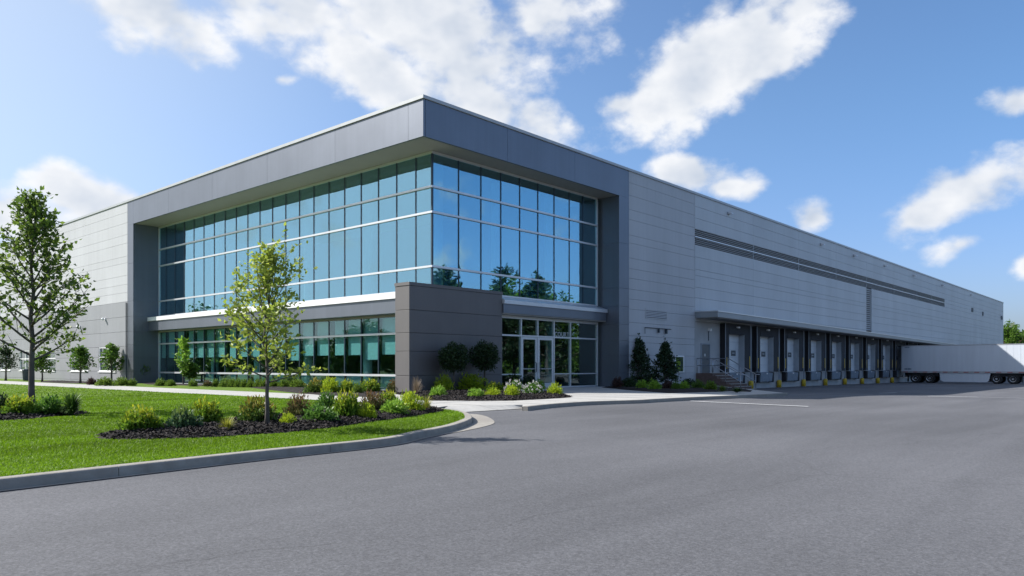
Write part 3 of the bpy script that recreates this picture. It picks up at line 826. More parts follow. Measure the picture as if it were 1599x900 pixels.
bpy.context.view_layer.update()
fme = bpy.data.meshes.new_from_object(fo.evaluated_get(bpy.context.evaluated_depsgraph_get()))
bpy.data.objects.remove(fo); fme.materials.clear(); fme.materials.append(M['letter_white'])
fo = bpy.data.objects.new('lettering', fme); COL.objects.link(fo); fo.parent = B
fo.location = (10.40, GY - .004, 2.89); fo.rotation_euler = (rad(90), 0, 0)
# interior seen through the glass
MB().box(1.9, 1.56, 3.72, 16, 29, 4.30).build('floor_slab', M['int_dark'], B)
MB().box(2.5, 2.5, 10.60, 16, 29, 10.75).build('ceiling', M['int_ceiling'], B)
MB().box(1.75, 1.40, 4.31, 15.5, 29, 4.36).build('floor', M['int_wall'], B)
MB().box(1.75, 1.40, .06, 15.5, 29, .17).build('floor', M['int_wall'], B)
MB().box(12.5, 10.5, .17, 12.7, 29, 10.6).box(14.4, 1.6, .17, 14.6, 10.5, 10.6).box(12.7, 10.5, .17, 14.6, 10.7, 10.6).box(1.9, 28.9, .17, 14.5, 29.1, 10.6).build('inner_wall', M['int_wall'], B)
for x, y in [(2.75, 2.1)] + [(3.1, 2.4 + 5.34 * k) for k in range(1, 5)] + [(7.3, 2.7), (11.6, 2.7)]:
    MB().lathe((x, y, .17), [(.24, 0), (.24, 3.54)], 18).lathe((x, y, 4.36), [(.24, 0), (.24, 6.24)], 18).build('column', M['int_column'], B, smooth=False)
r_ = random.Random(4)
for k, (a, b) in enumerate(zip(lm[1:], lm[2:])):
    if k in (0,): continue
    z0 = 1.86 if k % 5 != 2 else 1.62
    MB().box(GX + .16, a + .08, z0, GX + .17, b - .08 - (.22 if k % 4 == 0 else 0), 3.58).build('roller_blind', M['blind'], B)
for i in range(6):      # desks near the windows
    MB().box(3.6, 5 + i * 3.8, .86, 4.4, 7.6 + i * 3.8, .91).box(3.65, 5.1 + i * 3.8, .17, 3.7, 7.5 + i * 3.8, .86).build('desk', M['int_column'], B)
# downpipe, lamps, vents on the walls
MB().tube([(-.05, 29.9, .2), (-.05, 29.9, 5.6)], .035, 8).build('downpipe', M['mullion'], B)
for y, z in ((33.6, 4.62), (38.5, 4.25)):
    l_ = MB().box(-.06, y - .06, z - .1, 0, y + .06, z + .1).build('wall_lamp', M['white_metal'], B)
    MB().lathe((-.18, y, z + .0), [(.05, -.07), (.10, -.05), (.10, .05), (.05, .10)], 12).build('lamp_head', M['lamp_white'], l_, smooth=True)
# vent and small openings on the first right-hand bay
v = MB(); v.box(17.2, -.03, 4.10, 17.27, -.001, 4.68).box(19.63, -.03, 4.10, 19.7, -.001, 4.68).box(17.27, -.03, 4.61, 19.63, -.001, 4.68).box(17.27, -.03, 4.10, 19.63, -.001, 4.16)
vv = v.build('vent', M['white_panel'], B)
s_ = MB()
for z in np.arange(4.2, 4.6, .09): s_.hexa([(17.27, -.028, z), (19.63, -.028, z), (19.63, -.006, z + .045), (17.27, -.006, z + .045), (17.27, -.03, z + .015), (19.63, -.03, z + .015), (19.63, -.008, z + .06), (17.27, -.008, z + .06)])
s_.build('slat', M['white_panel'], vv)
MB().box(17.27, -.005, 4.16, 19.63, -.002, 4.61).build('backing', M['louver_dark'], vv)
cd = MB(); cd.tube([(17.1, -.06, 3.56), (20.1, -.06, 3.56)], .025, 6).tube([(17.1, -.06, 3.56), (17.1, -.06, 3.2)], .018, 6)
c_ = cd.build('conduit', M['mullion'], B)
MB().box(18.55, -.14, 3.30, 18.66, -.04, 3.53).build('lamp_head', M['mullion'], c_)
MB().box(19.4, -.16, 3.26, 19.52, -.04, 3.53).build('lamp_head', M['mullion'], c_)
w_ = MB().box(20.62, -.05, .98, 20.70, -.001, 1.96).box(21.66, -.05, .98, 21.74, -.001, 1.96).box(20.70, -.05, 1.88, 21.66, -.001, 1.96).box(20.62, -.07, .92, 21.74, -.001, .975).build('window', M['white_metal'], B)
MB().box(20.70, -.02, .98, 21.66, -.012, 1.88).build('pane', M['glass_small'], w_)
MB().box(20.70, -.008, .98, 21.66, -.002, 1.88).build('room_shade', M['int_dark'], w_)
MB().box(17.5, -.04, 1.35, 17.62, -.001, 1.95).build('meter_box', M['door_dark'], B)
for x in (28.0, 45.8, 54.6, 64.5, 76.0, 90, 108):
    l_ = MB().box(x - .1, -.05, 11.75, x + .1, -.001, 11.95).build('wall_lamp', M['canopy'], B)
    MB().hexa([(x - .16, -.32, 11.78), (x + .16, -.32, 11.78), (x + .16, -.05, 11.80), (x - .16, -.05, 11.80), (x - .14, -.30, 11.86), (x + .14, -.30, 11.86), (x + .14, -.05, 11.95), (x - .14, -.05, 11.95)]).build('lamp_head', M['silver'], l_)
for x, z, w in ((109.0, 9.7, .9), (117, 9.55, .6), (133.6, 9.7, 1.4)):
    MB().box(x - w / 2, -.10, z - .3, x + w / 2, -.001, z + .3).build('vent', M['louver_dark'], B, bevel=.02)

# docks --------------------------------------------------------------
XL = [26.75 + 5.06 * i for i in range(13)]
FZ = .87
base = MB()
base.box(23.23, .001, -.9, XE - .12, .5, -.001 + .10)
e = 23.23
for x in XL:
    base.box(e, 0., .10, x + .6, .5, 4.19); e = x + 3.05
    base.box(x + .6, 0., .10, x + 3.05, .5, FZ)
    base.box(x + .6, .0, 3.52, x + 3.05, .5, 4.19)
base.box(e, 0., .10, XE - .12, .5, 4.19)
base.build('dock_wall', M['concrete_wall'], B)
for i, x in enumerate(XL):
    xr = x + 4.0; d = -.37
    sh = MB()
    sh.box(x, d, FZ + .02, x + .6, -.001, 4.21).box(x + 3.05, d, FZ + .02, xr, -.001, 4.21)
    # header curtain sags outwards a little
    sh.hexa([(x + .6, d - .03, 3.50), (x + 3.05, d - .03, 3.50), (x + 3.05, -.001, 3.52), (x + .6, -.001, 3.52), (x + .6, d + .01, 4.21), (x + 3.05, d + .01, 4.21), (x + 3.05, -.001, 4.21), (x + .6, -.001, 4.21)])
    shelter = sh.build('dock_shelter', M['dark_fabric'], B)
    MB().box(x - .012, d - .006, FZ + .02, x - .001, -.002, 4.21).build('side_flap', M['black_rubber'], shelter)
    tr = MB(); tr.box(x - .01, d - .035, FZ + .02, x + .05, d - .002, 4.22).box(xr - .05, d - .035, FZ + .02, xr + .01, d - .002, 4.22)
    tr.build('trim', M['reveal_grey'], shelter)
    ye = MB(); ye.box(xr - .18, d - .02, 1.15, xr - .07, d - .002, 2.0).box(x + .20, d - .02, 1.15, x + .28, d - .002, 1.9)
    ye.build('guide_strip', M['yellow'], shelter)
    lp = MB().box(x + 1.72, d - .16, 3.93, x + 2.0, d + .005, 4.04).build('dock_lamp', M['lamp_white'], B, bevel=.015)
    dm = MB()
    for k in range(5):
        z0, z1 = FZ + .53 * k + .004, FZ + .53 * (k + 1) - .004
        dm.box(x + .6, .06, z0, x + 3.05, .11, z1)
    door = dm.build('dock_door', M['door_white'], B)
    MB().box(x + 3.00, d + .015, FZ + .025, x + 3.048, .059, 3.49).build('jamb', M['jamb_grey'], door)
    MB().box(x + .602, d + .015, FZ + .025, x + .65, .059, 3.49).build('jamb', M['jamb_grey'], door)
    if i < 9:
        sp = MB().box(x + 1.78, .045, 2.02, x + 2.5, .058, 2.40).build('sign_plate', M['door_dark'], door)
        MB().box(x + 1.95, .040, 2.19, x + 2.33, .044, 2.25).build('sign_mark', M['louver'], sp)
    lv_ = MB()
    lv_.hexa([(x + .75, -.30, .16), (x + 2.9, -.30, .16), (x + 2.9, -.001, .16), (x + .75, -.001, .16), (x + .75, -.36, .80), (x + 2.9, -.36, .80), (x + 2.9, -.001, .86), (x + .75, -.001, .86)])
    lev = lv_.build('dock_leveller', M['steel_blue'], B)
    for q in (x + .42, x + 2.91):
        MB().box(q, -.34, .10, q + .32, -.002, .85).build('bumper', M['black_rubber'], lev, bevel=.03)
    MB().box(x + 1.75, -.385, .70, x + 1.9, -.362, .80).build('lip_lug', M['lamp_white'], lev)
# canopy over the docks
cz = lambda x: 4.81 - .0102 * (x - 23.2)
cb = MB(); x0, x1 = 23.22, 92.0
cb.hexa([(x0, -1.59, cz(x0) - .40), (x1, -1.59, cz(x1) - .27), (x1, -.002, cz(x1) - .27), (x0, -.002, cz(x0) - .40), (x0, -1.59, cz(x0) - .06), (x1, -1.59, cz(x1) - .05), (x1, -.002, cz(x1) - .03), (x0, -.002, cz(x0) - .03)])
can = cb.build('canopy', M['canopy'], B)
MB().hexa([(x0 - .03, -1.63, cz(x0) - .058), (x1, -1.63, cz(x1) - .048), (x1, -.002, cz(x1) - .028), (x0 - .03, -.002, cz(x0) - .028), (x0 - .03, -1.63, cz(x0)), (x1, -1.63, cz(x1)), (x1, -.002, cz(x1) + .03), (x0 - .03, -.002, cz(x0) + .03)]).build('flashing', M['silver'], can)
MB().hexa([(x0 + .06, -1.52, cz(x0) - .46), (x1, -1.52, cz(x1) - .31), (x1, -.45, cz(x1) - .31), (x0 + .06, -.45, cz(x0) - .46), (x0 + .06, -1.52, cz(x0) - .402), (x1, -1.52, cz(x1) - .272), (x1, -.45, cz(x1) - .272), (x0 + .06, -.45, cz(x0) - .402)]).build('soffit', M['canopy_soffit'], can)
l_ = MB().box(24.95, -.22, 3.62, 25.15, -.002, 3.78).build('wall_lamp', M['lamp_white'], B, bevel=.02)
MB().tube([(25.05, -.03, 3.62), (25.05, -.03, 3.0)], .02, 6).build('conduit', M['mullion'], l_)
# downpipes between the bays, each in a yellow base guard (a bollard)
for i in range(11):
    x = XL[i] + 4.5; z = lot_z(x)
    MB().tube([(x, -.20, z + .55), (x, -.20, cz(x) - .5)], .05, 8).build('downpipe', M['reveal_grey'], B)
bz = MB(); bz.lathe((0, 0, 0), [(.17, 0), (.17, .50), (.15, .56), (.07, .60)], 14)
ords = ['first', 'second', 'third', 'fourth', 'fifth', 'sixth', 'seventh', 'eighth', 'ninth', 'tenth', 'eleventh', 'twelfth', 'thirteenth', 'fourteenth', 'fifteenth', 'sixteenth']
bol0 = bz.build('bollard', M['yellow'])
bol0.data.polygons.foreach_set('use_smooth', [True] * len(bol0.data.polygons))
for i in range(8):
    o = bol0 if i == 0 else bol0.copy()
    if i: COL.objects.link(o)
    x = XL[i] + 4.5
    o.location = (x, -.20, lot_z(x) - .02)
    tag(o, 'yellow bollard right of the %s dock door from the stairs' % ords[i], 'bollard', 'yellow bollards along the dock wall')
# personnel door
pd = MB().box(24.10, -.035, FZ, 25.15, -.001, 2.72).build('personnel_door', M['door_dark'], B)
MB().box(24.0, -.05, FZ, 24.09, -.001, 2.80).box(25.16, -.05, FZ, 25.25, -.001, 2.80).box(24.09, -.05, 2.73, 25.16, -.001, 2.80).build('door_frame', M['reveal_grey'], pd)
MB().box(24.42, -.042, 1.95, 24.6, -.036, 2.12).build('notice', M['letter_white'], pd)
MB().tube([(25.03, -.036, 1.75), (25.03, -.09, 1.75), (24.9, -.09, 1.75)], .015, 6).build('handle', M['rail_metal'], pd)
# dock stairs
S = empty('dock_stairs', (24.5, -1.4, -.3), 'brown stairs with metal handrails leading up to the grey door beside the first dock', 'stairs')
st = MB(); st.box(23.35, -1.15, -.5, 25.7, -.01, .86)
n = 6
for k in range(n):
    z1 = .86 - (k + 1) * .17; y1 = -1.15 - k * .31
    st.box(23.35, y1 - .31, -.5, 25.7, y1 - .001, z1)
st.build('steps', M['brick_brown'], S)
nz = MB()
for k in range(n):
    z1 = .86 - (k + 1) * .17; y1 = -1.15 - k * .31
    nz.box(23.33, y1 - .33, z1 + .001, 25.72, y1 - .22, z1 + .03)
nz.box(23.33, -1.17, .861, 25.72, -1.0, .89)
nz.build('nosing', M['concrete'], S)
def rail(x):
    mb = MB(); ye, ze = -1.15 - n * .31, .86 - n * .17
    for h_ in (.95, .5):
        mb.tube([(x, -.05, .86 + h_), (x, -1.15, .86 + h_), (x, ye, ze + h_), ] + ([(x, ye - .25, ze + h_ - .02)] if h_ > .9 else []), .026, 8)
    for y, z in ((-.06, .86), (-1.12, .86), (-2.0, .86 - .17 * 2.9), (ye, ze)): mb.tube([(x, y, z - .1), (x, y, z + .95)], .026, 8)
    return mb
rail(23.42).build('handrail', M['rail_metal'], S, smooth=True)
rail(25.62).build('handrail', M['rail_metal'], S, smooth=True)

# ------------------------------------------------------------------ the trailer
tz = lot_z(69.6)
T = empty('semi_trailer', (69.6, -.7, tz), 'long white box trailer backed into a loading dock', 'trailer')
TX0, TX1, TY0, TY1 = 68.3, 70.9, -.68, -14.3
bd = MB(); bd.box(TX0, TY1, .66, TX1, TY0, 3.52)
body = bd.build('body', M['trailer_white'], T, bevel=.03)
rb = MB()
for y in np.arange(TY0 - .6, TY1, -.6): rb.box(TX0 - .008, y - .012, .82, TX0 - .0005, y + .012, 3.42)
rb.build('rivet_seam', M['trailer_white'], body)
tr = MB(); tr.box(TX0 - .015, TY1, .60, TX0 + .05, TY0, .78).box(TX0 - .015, TY1, 3.44, TX0 + .03, TY0, 3.54)
tr.build('side_rail', M['trailer_grey'], body)
rl = MB()
for k, y in enumerate(np.arange(TY0 - .2, TY1, -.95)): rl.box(TX0 - .022, y - .45, .655, TX0 - .0155, y, .715)
rl.build('reflector_strip', M['red_light'], body)
bf = MB(); bf.box(TX0 + .05, TY0 - .02, .62, TX1 - .05, TY0 + .03, 3.5); bf.build('rear_door', M['trailer_grey'], body)
for z0, z1, y0, w in ((3.30, 3.36, -1.0, .5), (.95, 1.05, -.95, .75)):
    pts = [(y0 - w * .5 + w * .5 * math.cos(a), (z0 + z1) / 2 + (z1 - z0) * math.sin(a)) for a in np.linspace(0, 2 * math.pi, 14, endpoint=False)]
    m_ = MB(); m_.face([(TX0 - .004, y, z) for y, z in pts]); m_.build('emblem', M['steel_blue'], body)
bt = MB(); bt.box(TX0 + .55, TY1 + .2, .35, TX0 + .75, TY0 - .2, .6).box(TX1 - .75, TY1 + .2, .35, TX1 - .55, TY0 - .2, .6)
bt.build('chassis', M['black_rubber'], T)
bg = MB(); bg.box(TX0 + .1, TY0 - .1, .0, TX1 - .1, TY0 - .0, .12).box(TX0 + .5, TY0 - .1, .1, TX0 + .6, TY0 - .02, .62).box(TX1 - .6, TY0 - .1, .1, TX1 - .5, TY0 - .02, .62)
bg.build('bumper', M['trailer_grey'], T)
# side skirt with rounded ends
for xx in (TX0 + .06, TX1 - .09):
    y0, y1, zt, zb_ = -4.35, -8.95, .60, tz + .16
    outl = [(y0, zt)] + [(y0 - .3 + .3 * math.cos(a) - .12, zb_ + .3 - .3 * math.sin(a)) for a in np.linspace(0, math.pi / 2, 6)] + [(y1 + .3 - .3 * math.cos(a) + .12, zb_ + .3 - .3 * math.sin(a)) for a in np.linspace(math.pi / 2, 0, 6)] + [(y1, zt)]
    k = len(outl); mb = MB(); mb.v = [(xx, y, z) for y, z in outl] + [(xx + .03, y, z) for y, z in outl]
    mb.f = [tuple(range(k)), tuple(range(2 * k - 1, k - 1, -1))] + [(i, k + i, k + (i + 1) % k, (i + 1) % k) for i in range(k)]
    mb.build('side_skirt', M['trailer_white'], T, recalc=True)
WR = .50
for y in (-2.05, -3.40, -9.45, -10.85):
    for side, xc in ((-1, TX0 + .05), (1, TX1 - .05)):
        x_in = xc - side * .52
        prof = [(.24, 0), (WR - .05, 0), (WR, .05), (WR, .45), (WR - .05, .50), (.30, .50), (.26, .40)]
        mb = MB(); mb.lathe((xc if side < 0 else xc - .5, y, tz + WR), [(r, h_) for r, h_ in ([(.26, .10), (.30, .0), (WR - .05, 0), (WR, .05), (WR, .45), (WR - .05, .5), (.3, .5)] if side < 0 else [(.3, 0), (WR - .05, 0), (WR, .05), (WR, .45), (WR - .05, .5), (.30, .5), (.26, .4)])], 28, 'x')
        wh = mb.build('wheel', M['tyre'], T, recalc=True)
        rx = xc + .01 if side < 0 else xc - .01
        mb = MB(); mb.lathe((rx, y, tz + WR), ([(.06, -.03), (.10, .02), (.13, .10), (.21, .11), (.26, .01), (.285, .0), (.285, .12)] if side < 0 else [(.285, -.12), (.285, 0), (.26, -.01), (.21, -.11), (.13, -.10), (.10, -.02), (.06, .03)]), 24, 'x')
        mb.build('rim', M['rim'], wh, recalc=True)
ax = MB()
for y in (-2.05, -3.40, -9.45, -10.85): ax.tube([(TX0 + .4, y, tz + WR), (TX1 - .4, y, tz + WR)], .08, 8)
ax.build('axle', M['black_rubber'], T)
for y in (-1.25, -11.6): MB().box(TX0 + .1, y - .02, tz + .12, TX0 + .7, y, .6).build('mudflap', M['black_rubber'], T)
arch = MB(); arch.box(TX0 + .3, -4.2, .25, TX1 - .3, -1.3, .60).box(TX0 + .3, -11.5, .25, TX1 - .3, -9.0, .60); arch.build('bogie', M['black_rubber'], T)

# ------------------------------------------------------------------ plants
def leaves_mesh(C, D, S, L, W, fold=.12):
    """quads: base C, axis D (unit), side S (unit), length L, width W"""
    Nn = np.cross(D, S)
    L = L[:, None]; W = W[:, None]
    v0 = C; v1 = C + D * L * .5 + S * W * .5 + Nn * W * fold; v2 = C + D * L - Nn * L * .12; v3 = C + D * L * .5 - S * W * .5 + Nn * W * fold
    n = len(C)
    V = np.stack([v0, v1, v2, v3], 1).reshape(-1, 3)
    return V, np.arange(4 * n).reshape(n, 4)

def unit(a):
    return a / np.maximum(1e-9, np.linalg.norm(a, axis=1))[:, None]

def tree(name, label, cat, loc, Hh, R, clear, seed, lm_, bm_, nl=26, leaf=.10, lpt=9, twigs=7, prof=None, asc=(35, 62), leaders=1, tr_r=.05, group=None, up=.55, lr=.55, droop=.2):
    """trunk + limbs + twigs, leaves set along the twigs. prof(t): relative crown radius at crown height t 0..1"""
    r = random.Random(seed); nr = np.random.default_rng(seed)
    root = empty(name, loc, label, cat, group)
    wood = MB(); ORIG['__w'] = (0, 0, 0)
    prof = prof or (lambda t: math.sin(math.pi * min(1, (t * .86 + .14))) ** .75)
    # trunk
    k = 9; tp = []
    for i in range(k + 1):
        t = i / k
        tp.append(Vector((r.gauss(0, .012) * Hh * t, r.gauss(0, .012) * Hh * t, Hh * .96 * t)))
    rr = [tr_r * (1 - .88 * (i / k)) * (1.25 if i == 0 else 1) for i in range(k + 1)]
    wood.tube(tp, rr, 8)
    def trunk_at(h):
        q = h / (Hh * .96) * k; i = min(k - 1, int(q)); return tp[i].lerp(tp[i + 1], q - i)
    LC, LD = [], []
    def leafrow(p0, p1, n_):
        d = (p1 - p0)
        for j in range(n_):
            t = (j + r.random()) / n_
            p = p0 + d * t + Vector((r.gauss(0, .3), r.gauss(0, .3), r.gauss(0, .3))) * leaf
            o = Vector((r.gauss(0, 1), r.gauss(0, 1), r.gauss(0, .7) - droop)) + d.normalized() * .8
            LC.append(p); LD.append(o.normalized())
    for i in range(nl):
        t = (i + r.random() * .8) / nl
        t = t ** .9
        h = clear + (Hh * .93 - clear) * t * .93
        az = i * 2.39996 + r.gauss(0, .35)
        e0 = rad(asc[0] + (asc[1] - asc[0]) * t + r.gauss(0, 7))
        ln = R * prof(t) / max(.35, math.cos(e0)) * r.uniform(.72, 1.12)
        p = trunk_at(h); pts = [p.copy()]; el = e0
        d = Vector((math.cos(az) * math.cos(el), math.sin(az) * math.cos(el), math.sin(el)))
        ns = 5
        for s in range(ns):
            el += up * .12 * r.uniform(.3, 1.4); az += r.gauss(0, .12)
            d = Vector((math.cos(az) * math.cos(el), math.sin(az) * math.cos(el), math.sin(el)))
            p = p + d * ln / ns; pts.append(p.copy())
        r0 = tr_r * lr * (1 - .6 * t) * .55
        wood.tube(pts, [r0 * (1 - .8 * s / ns) for s in range(ns + 1)], 5)
        nt = max(3, int(twigs * (.5 + ln / max(.01, R) * .6)))
        for q in range(nt):
            u = .22 + .78 * (q + r.random()) / nt
            x = u * ns; a = min(ns - 1, int(x)); b0 = pts[a].lerp(pts[a + 1], x - a)
            td = (pts[a + 1] - pts[a]).normalized()
            sd = Vector((r.gauss(0, 1), r.gauss(0, 1), r.gauss(.25, .6)))
            td = (td * .75 + sd.normalized() * .85).normalized()
            tl = ln * r.uniform(.18, .36) * (1.15 - .5 * u) + leaf
            b1 = b0 + td * tl
            wood.tube([b0, b1], [r0 * .3, r0 * .1], 3, cap=False)
            leafrow(b0, b1, lpt)
        leafrow(pts[-2], pts[-1] + d * leaf, lpt)
    leafrow(trunk_at(Hh * .86), tp[-1] + Vector((0, 0, leaf)), lpt * 2)
    C = np.array([tuple(p) for p in LC])
    kz = Hh / np.percentile(C[:, 2], 99.7); kx = R / np.percentile(np.hypot(C[:, 0], C[:, 1]), 98)
    C = C * np.array([kx, kx, kz]); wood.v = [(a * kx, b * kx, c * kz) for a, b, c in wood.v]
    tro = MB.build(wood, 'trunk', bm_, None, smooth=True); tro.parent = root
    D = np.array([tuple(p) for p in LD]); n_ = len(C)
    Sd = unit(np.cross(D, nr.normal(0, 1, (n_, 3)) + np.array([0, 0, 1.2])))
    Ls = leaf * nr.uniform(.65, 1.25, n_)
    V, Fq = leaves_mesh(C, D, Sd, Ls, Ls * .62)
    cr = np_mesh('crown', V, Fq, lm_); cr.parent = root
    return root

def ball_tree(name, label, loc, Hh, R, seed, lm_, bm_, leaf=.10, n=2600, fork=False, group=None):
    r = random.Random(seed); nr = np.random.default_rng(seed)
    root = empty(name, loc, label, 'tree', group); cz_ = Hh - R
    wood = MB()
    wood.tube([(0, 0, 0), (.01, .01, cz_ * .5), (0, .02, cz_ - R * .2)], [R * .085, R * .07, R * .06], 8)
    for k in range(16):
        az = k * 2.4; e = rad(r.uniform(5, 80)); q = R * r.uniform(.6, .85)
        b = (0, 0, cz_ - R * (1.0 if fork else .45) * r.uniform(.5, 1))
        t_ = (math.cos(az) * math.cos(e) * q, math.sin(az) * math.cos(e) * q, cz_ + (math.sin(e) - .35) * q)
        wood.tube([b, tuple((b[i] + t_[i]) / 2 + (.06 * R if i == 2 else 0) for i in range(3)), t_], [R * .05, R * .03, R * .01], 5)
    o = wood.build('trunk', bm_, None, smooth=True); o.parent = root
    d = unit(nr.normal(0, 1, (n, 3)))
    lump = 1 + .10 * np.sin(d[:, 0] * 7 + seed) * np.cos(d[:, 1] * 6 + 1) + .08 * np.sin(d[:, 2] * 9 + d[:, 0] * 5)
    rr = R * lump * (nr.random(n) ** .38) * nr.uniform(.9, 1.08, n)
    C = d * rr[:, None]; C[:, 2] = C[:, 2] * .98 + cz_
    D = unit(d * .7 + nr.normal(0, .6, (n, 3)) + np.array([0, 0, .15])); S_ = unit(np.cross(D, nr.normal(0, 1, (n, 3)) + np.array([0, 0, .6])))
    L_ = leaf * nr.uniform(.6, 1.3, n)
    V, Fq = leaves_mesh(C, D, S_, L_, L_ * .6)
    c = np_mesh('crown', V, Fq, lm_); c.parent = root
    return root

def shoot_shrub(name, lm_, seed, shoots=70, lps=9, leaf=.20, lump=.16, upb=.30, wfac=.55, low=-.05, blossom=None, stemm=None, start=.22):
    shoots = int(shoots * 1.9); lps += 1; leaf *= .82; lump *= .6
    """unit shrub: half-ellipsoid of radius 1, height 1, made of leafy shoots from the base"""
    nr = np.random.default_rng(seed)
    d = unit(nr.normal(0, 1, (shoots * 3, 3)) * np.array([1, 1, .75])); d = d[d[:, 2] > low][:shoots]
    az = np.arctan2(d[:, 1], d[:, 0]); ln = nr.uniform(.86, 1.04, len(d)) * (1 + lump * np.sin(az * 3 + seed) * np.cos(d[:, 2] * 4 + seed))
    C, D = [], []
    for k in range(lps):
        t = start + (1 - start) * (k + nr.random(len(d))) / lps
        bow = np.stack([d[:, 0], d[:, 1], d[:, 2]], 1) * (ln * t)[:, None]
        bow[:, 2] += .12 * np.sin(t * np.pi)
        bow[:, 2] = np.maximum(bow[:, 2], .02)
        C.append(bow + nr.normal(0, .045, (len(d), 3)))
        D.append(unit(d * .8 + nr.normal(0, .55, (len(d), 3)) + np.array([0, 0, upb])))
    C = np.concatenate(C); D = np.concatenate(D); n = len(C)
    C[:, 2] = np.maximum(C[:, 2], .01)
    S = unit(np.cross(D, nr.normal(0, 1, (n, 3)) + np.array([0, 0, .8])))
    L = leaf * nr.uniform(.6, 1.3, n)
    V, Fq = leaves_mesh(C, D, S, L, L * wfac)
    o = np_mesh(name, V, Fq, lm_)
    st = MB()
    for q in range(0, len(d), 5):
        e = d[q] * ln[q] * .8; st.tube([(d[q][0] * .08, d[q][1] * .08, 0), tuple(e * .5 + np.array([0, 0, .08])), tuple(e)], [.022, .016, .006], 4)
    so = st.build('stem', stemm or M['bark'], o)
    if blossom:
        m = blossom; dd = unit(nr.normal(0, 1, (m, 3)) * np.array([1, 1, .8]) + np.array([0, 0, .55])); dd = dd[dd[:, 2] > .12]
        P = dd * nr.uniform(.9, 1.1, len(dd))[:, None]
        CC = np.repeat(P, 6, 0) + nr.normal(0, .045, (len(P) * 6, 3)); DD = unit(np.repeat(dd, 6, 0) + nr.normal(0, .7, (len(P) * 6, 3)))
        SS = unit(np.cross(DD, nr.normal(0, 1, DD.shape))); LL = np.full(len(CC), .11)
        V, Fq = leaves_mesh(CC, DD, SS, LL, LL * .8)
        np_mesh('blossoms', V, Fq, M['blossom'], o)
    return o

def blade_shrub(name, lm_, seed, nb=190, w=.045, arch=.55, plume=None):
    """unit tuft of arching blades"""
    nr = np.random.default_rng(seed); V, Fq = [], []
    for i in range(nb):
        a = nr.uniform(0, 2 * np.pi); e = np.radians(nr.uniform(28, 88)); L = nr.uniform(.7, 1.12)
        c, s = np.cos(a), np.sin(a); b = len(V); seg = 4
        p = np.array([c * .10 * nr.random(), s * .10 * nr.random(), 0.]); el = e
        for k in range(seg + 1):
            ww = w * (1 - (k / seg) ** 1.6) + .004
            V += [p + np.array([-s, c, 0]) * ww, p - np.array([-s, c, 0]) * ww]
            p = p + np.array([c * np.cos(el), s * np.cos(el), np.sin(el)]) * L / seg; el -= arch * nr.uniform(.5, 1.3) * .55
            p[2] = max(p[2], .02)
        for k in range(seg): Fq.append((b + 2 * k, b + 2 * k + 1, b + 2 * k + 3, b + 2 * k + 2))
    return np_mesh(name, np.array(V), np.array(Fq), lm_)

PRO = {}
def proto(kind):
    if kind in PRO: return PRO[kind]
    big = dict(shoots=95, lps=9, leaf=.17)
    mk = {
        'yg': lambda s: shoot_shrub('shrub', M['l_yg'], s, 130, 11, .19, wfac=.62),
        'bluegreen': lambda s: shoot_shrub('shrub', M['l_bluegreen'], s, 90, 9, .24, wfac=.6),
        'redyellow': lambda s: shoot_shrub('shrub', M['l_redyellow'], s, 105, 9, .20, wfac=.55),
        'red': lambda s: shoot_shrub('shrub', M['l_red'], s, 110, 10, .17, wfac=.45, upb=.6),
        'green': lambda s: shoot_shrub('shrub', M['l_green'], s, 95, 9, .22, wfac=.55),
        'bright': lambda s: shoot_shrub('shrub', M['l_bright'], s, 90, 9, .21, wfac=.45),
        'yellow': lambda s: shoot_shrub('shrub', M['l_yellow'], s, 100, 9, .20, wfac=.4, upb=.5),
        'hedge': lambda s: shoot_shrub('shrub', M['l_hedge'], s, 90, 8, .22, wfac=.6),
        'dark': lambda s: shoot_shrub('shrub', M['l_dark'], s, 90, 8, .22, wfac=.6),
        'conif': lambda s: shoot_shrub('shrub', M['l_small'], s, 100, 8, .22, wfac=.35),
        'darkred': lambda s: shoot_shrub('shrub', M['l_darkred'], s, 80, 8, .24, wfac=.6),
        'flower': lambda s: shoot_shrub('shrub', M['l_green'], s, 85, 8, .20, wfac=.45, blossom=70),
        'goldgrass': lambda s: blade_shrub('grass_tuft', M['l_goldgrass'], s, 170, .035, .5),
        'lily': lambda s: blade_shrub('grass_tuft', M['l_lily'], s, 340, .05, .55),
        'grass': lambda s: blade_shrub('grass_tuft', M['l_grass'], s, 220, .040, .6),
        'tan': lambda s: blade_shrub('grass_tuft', M['l_tan'], s, 190, .022, .25),
    }[kind]
    PRO[kind] = [mk(3 + sum(map(ord, kind)) % 17 + 7 * k) for k in range(2)]
    for o in PRO[kind]: o['_free'] = 1
    return PRO[kind]
_cnt = {}
BL = ('goldgrass', 'lily', 'grass', 'tan')
rs = random.Random(9)
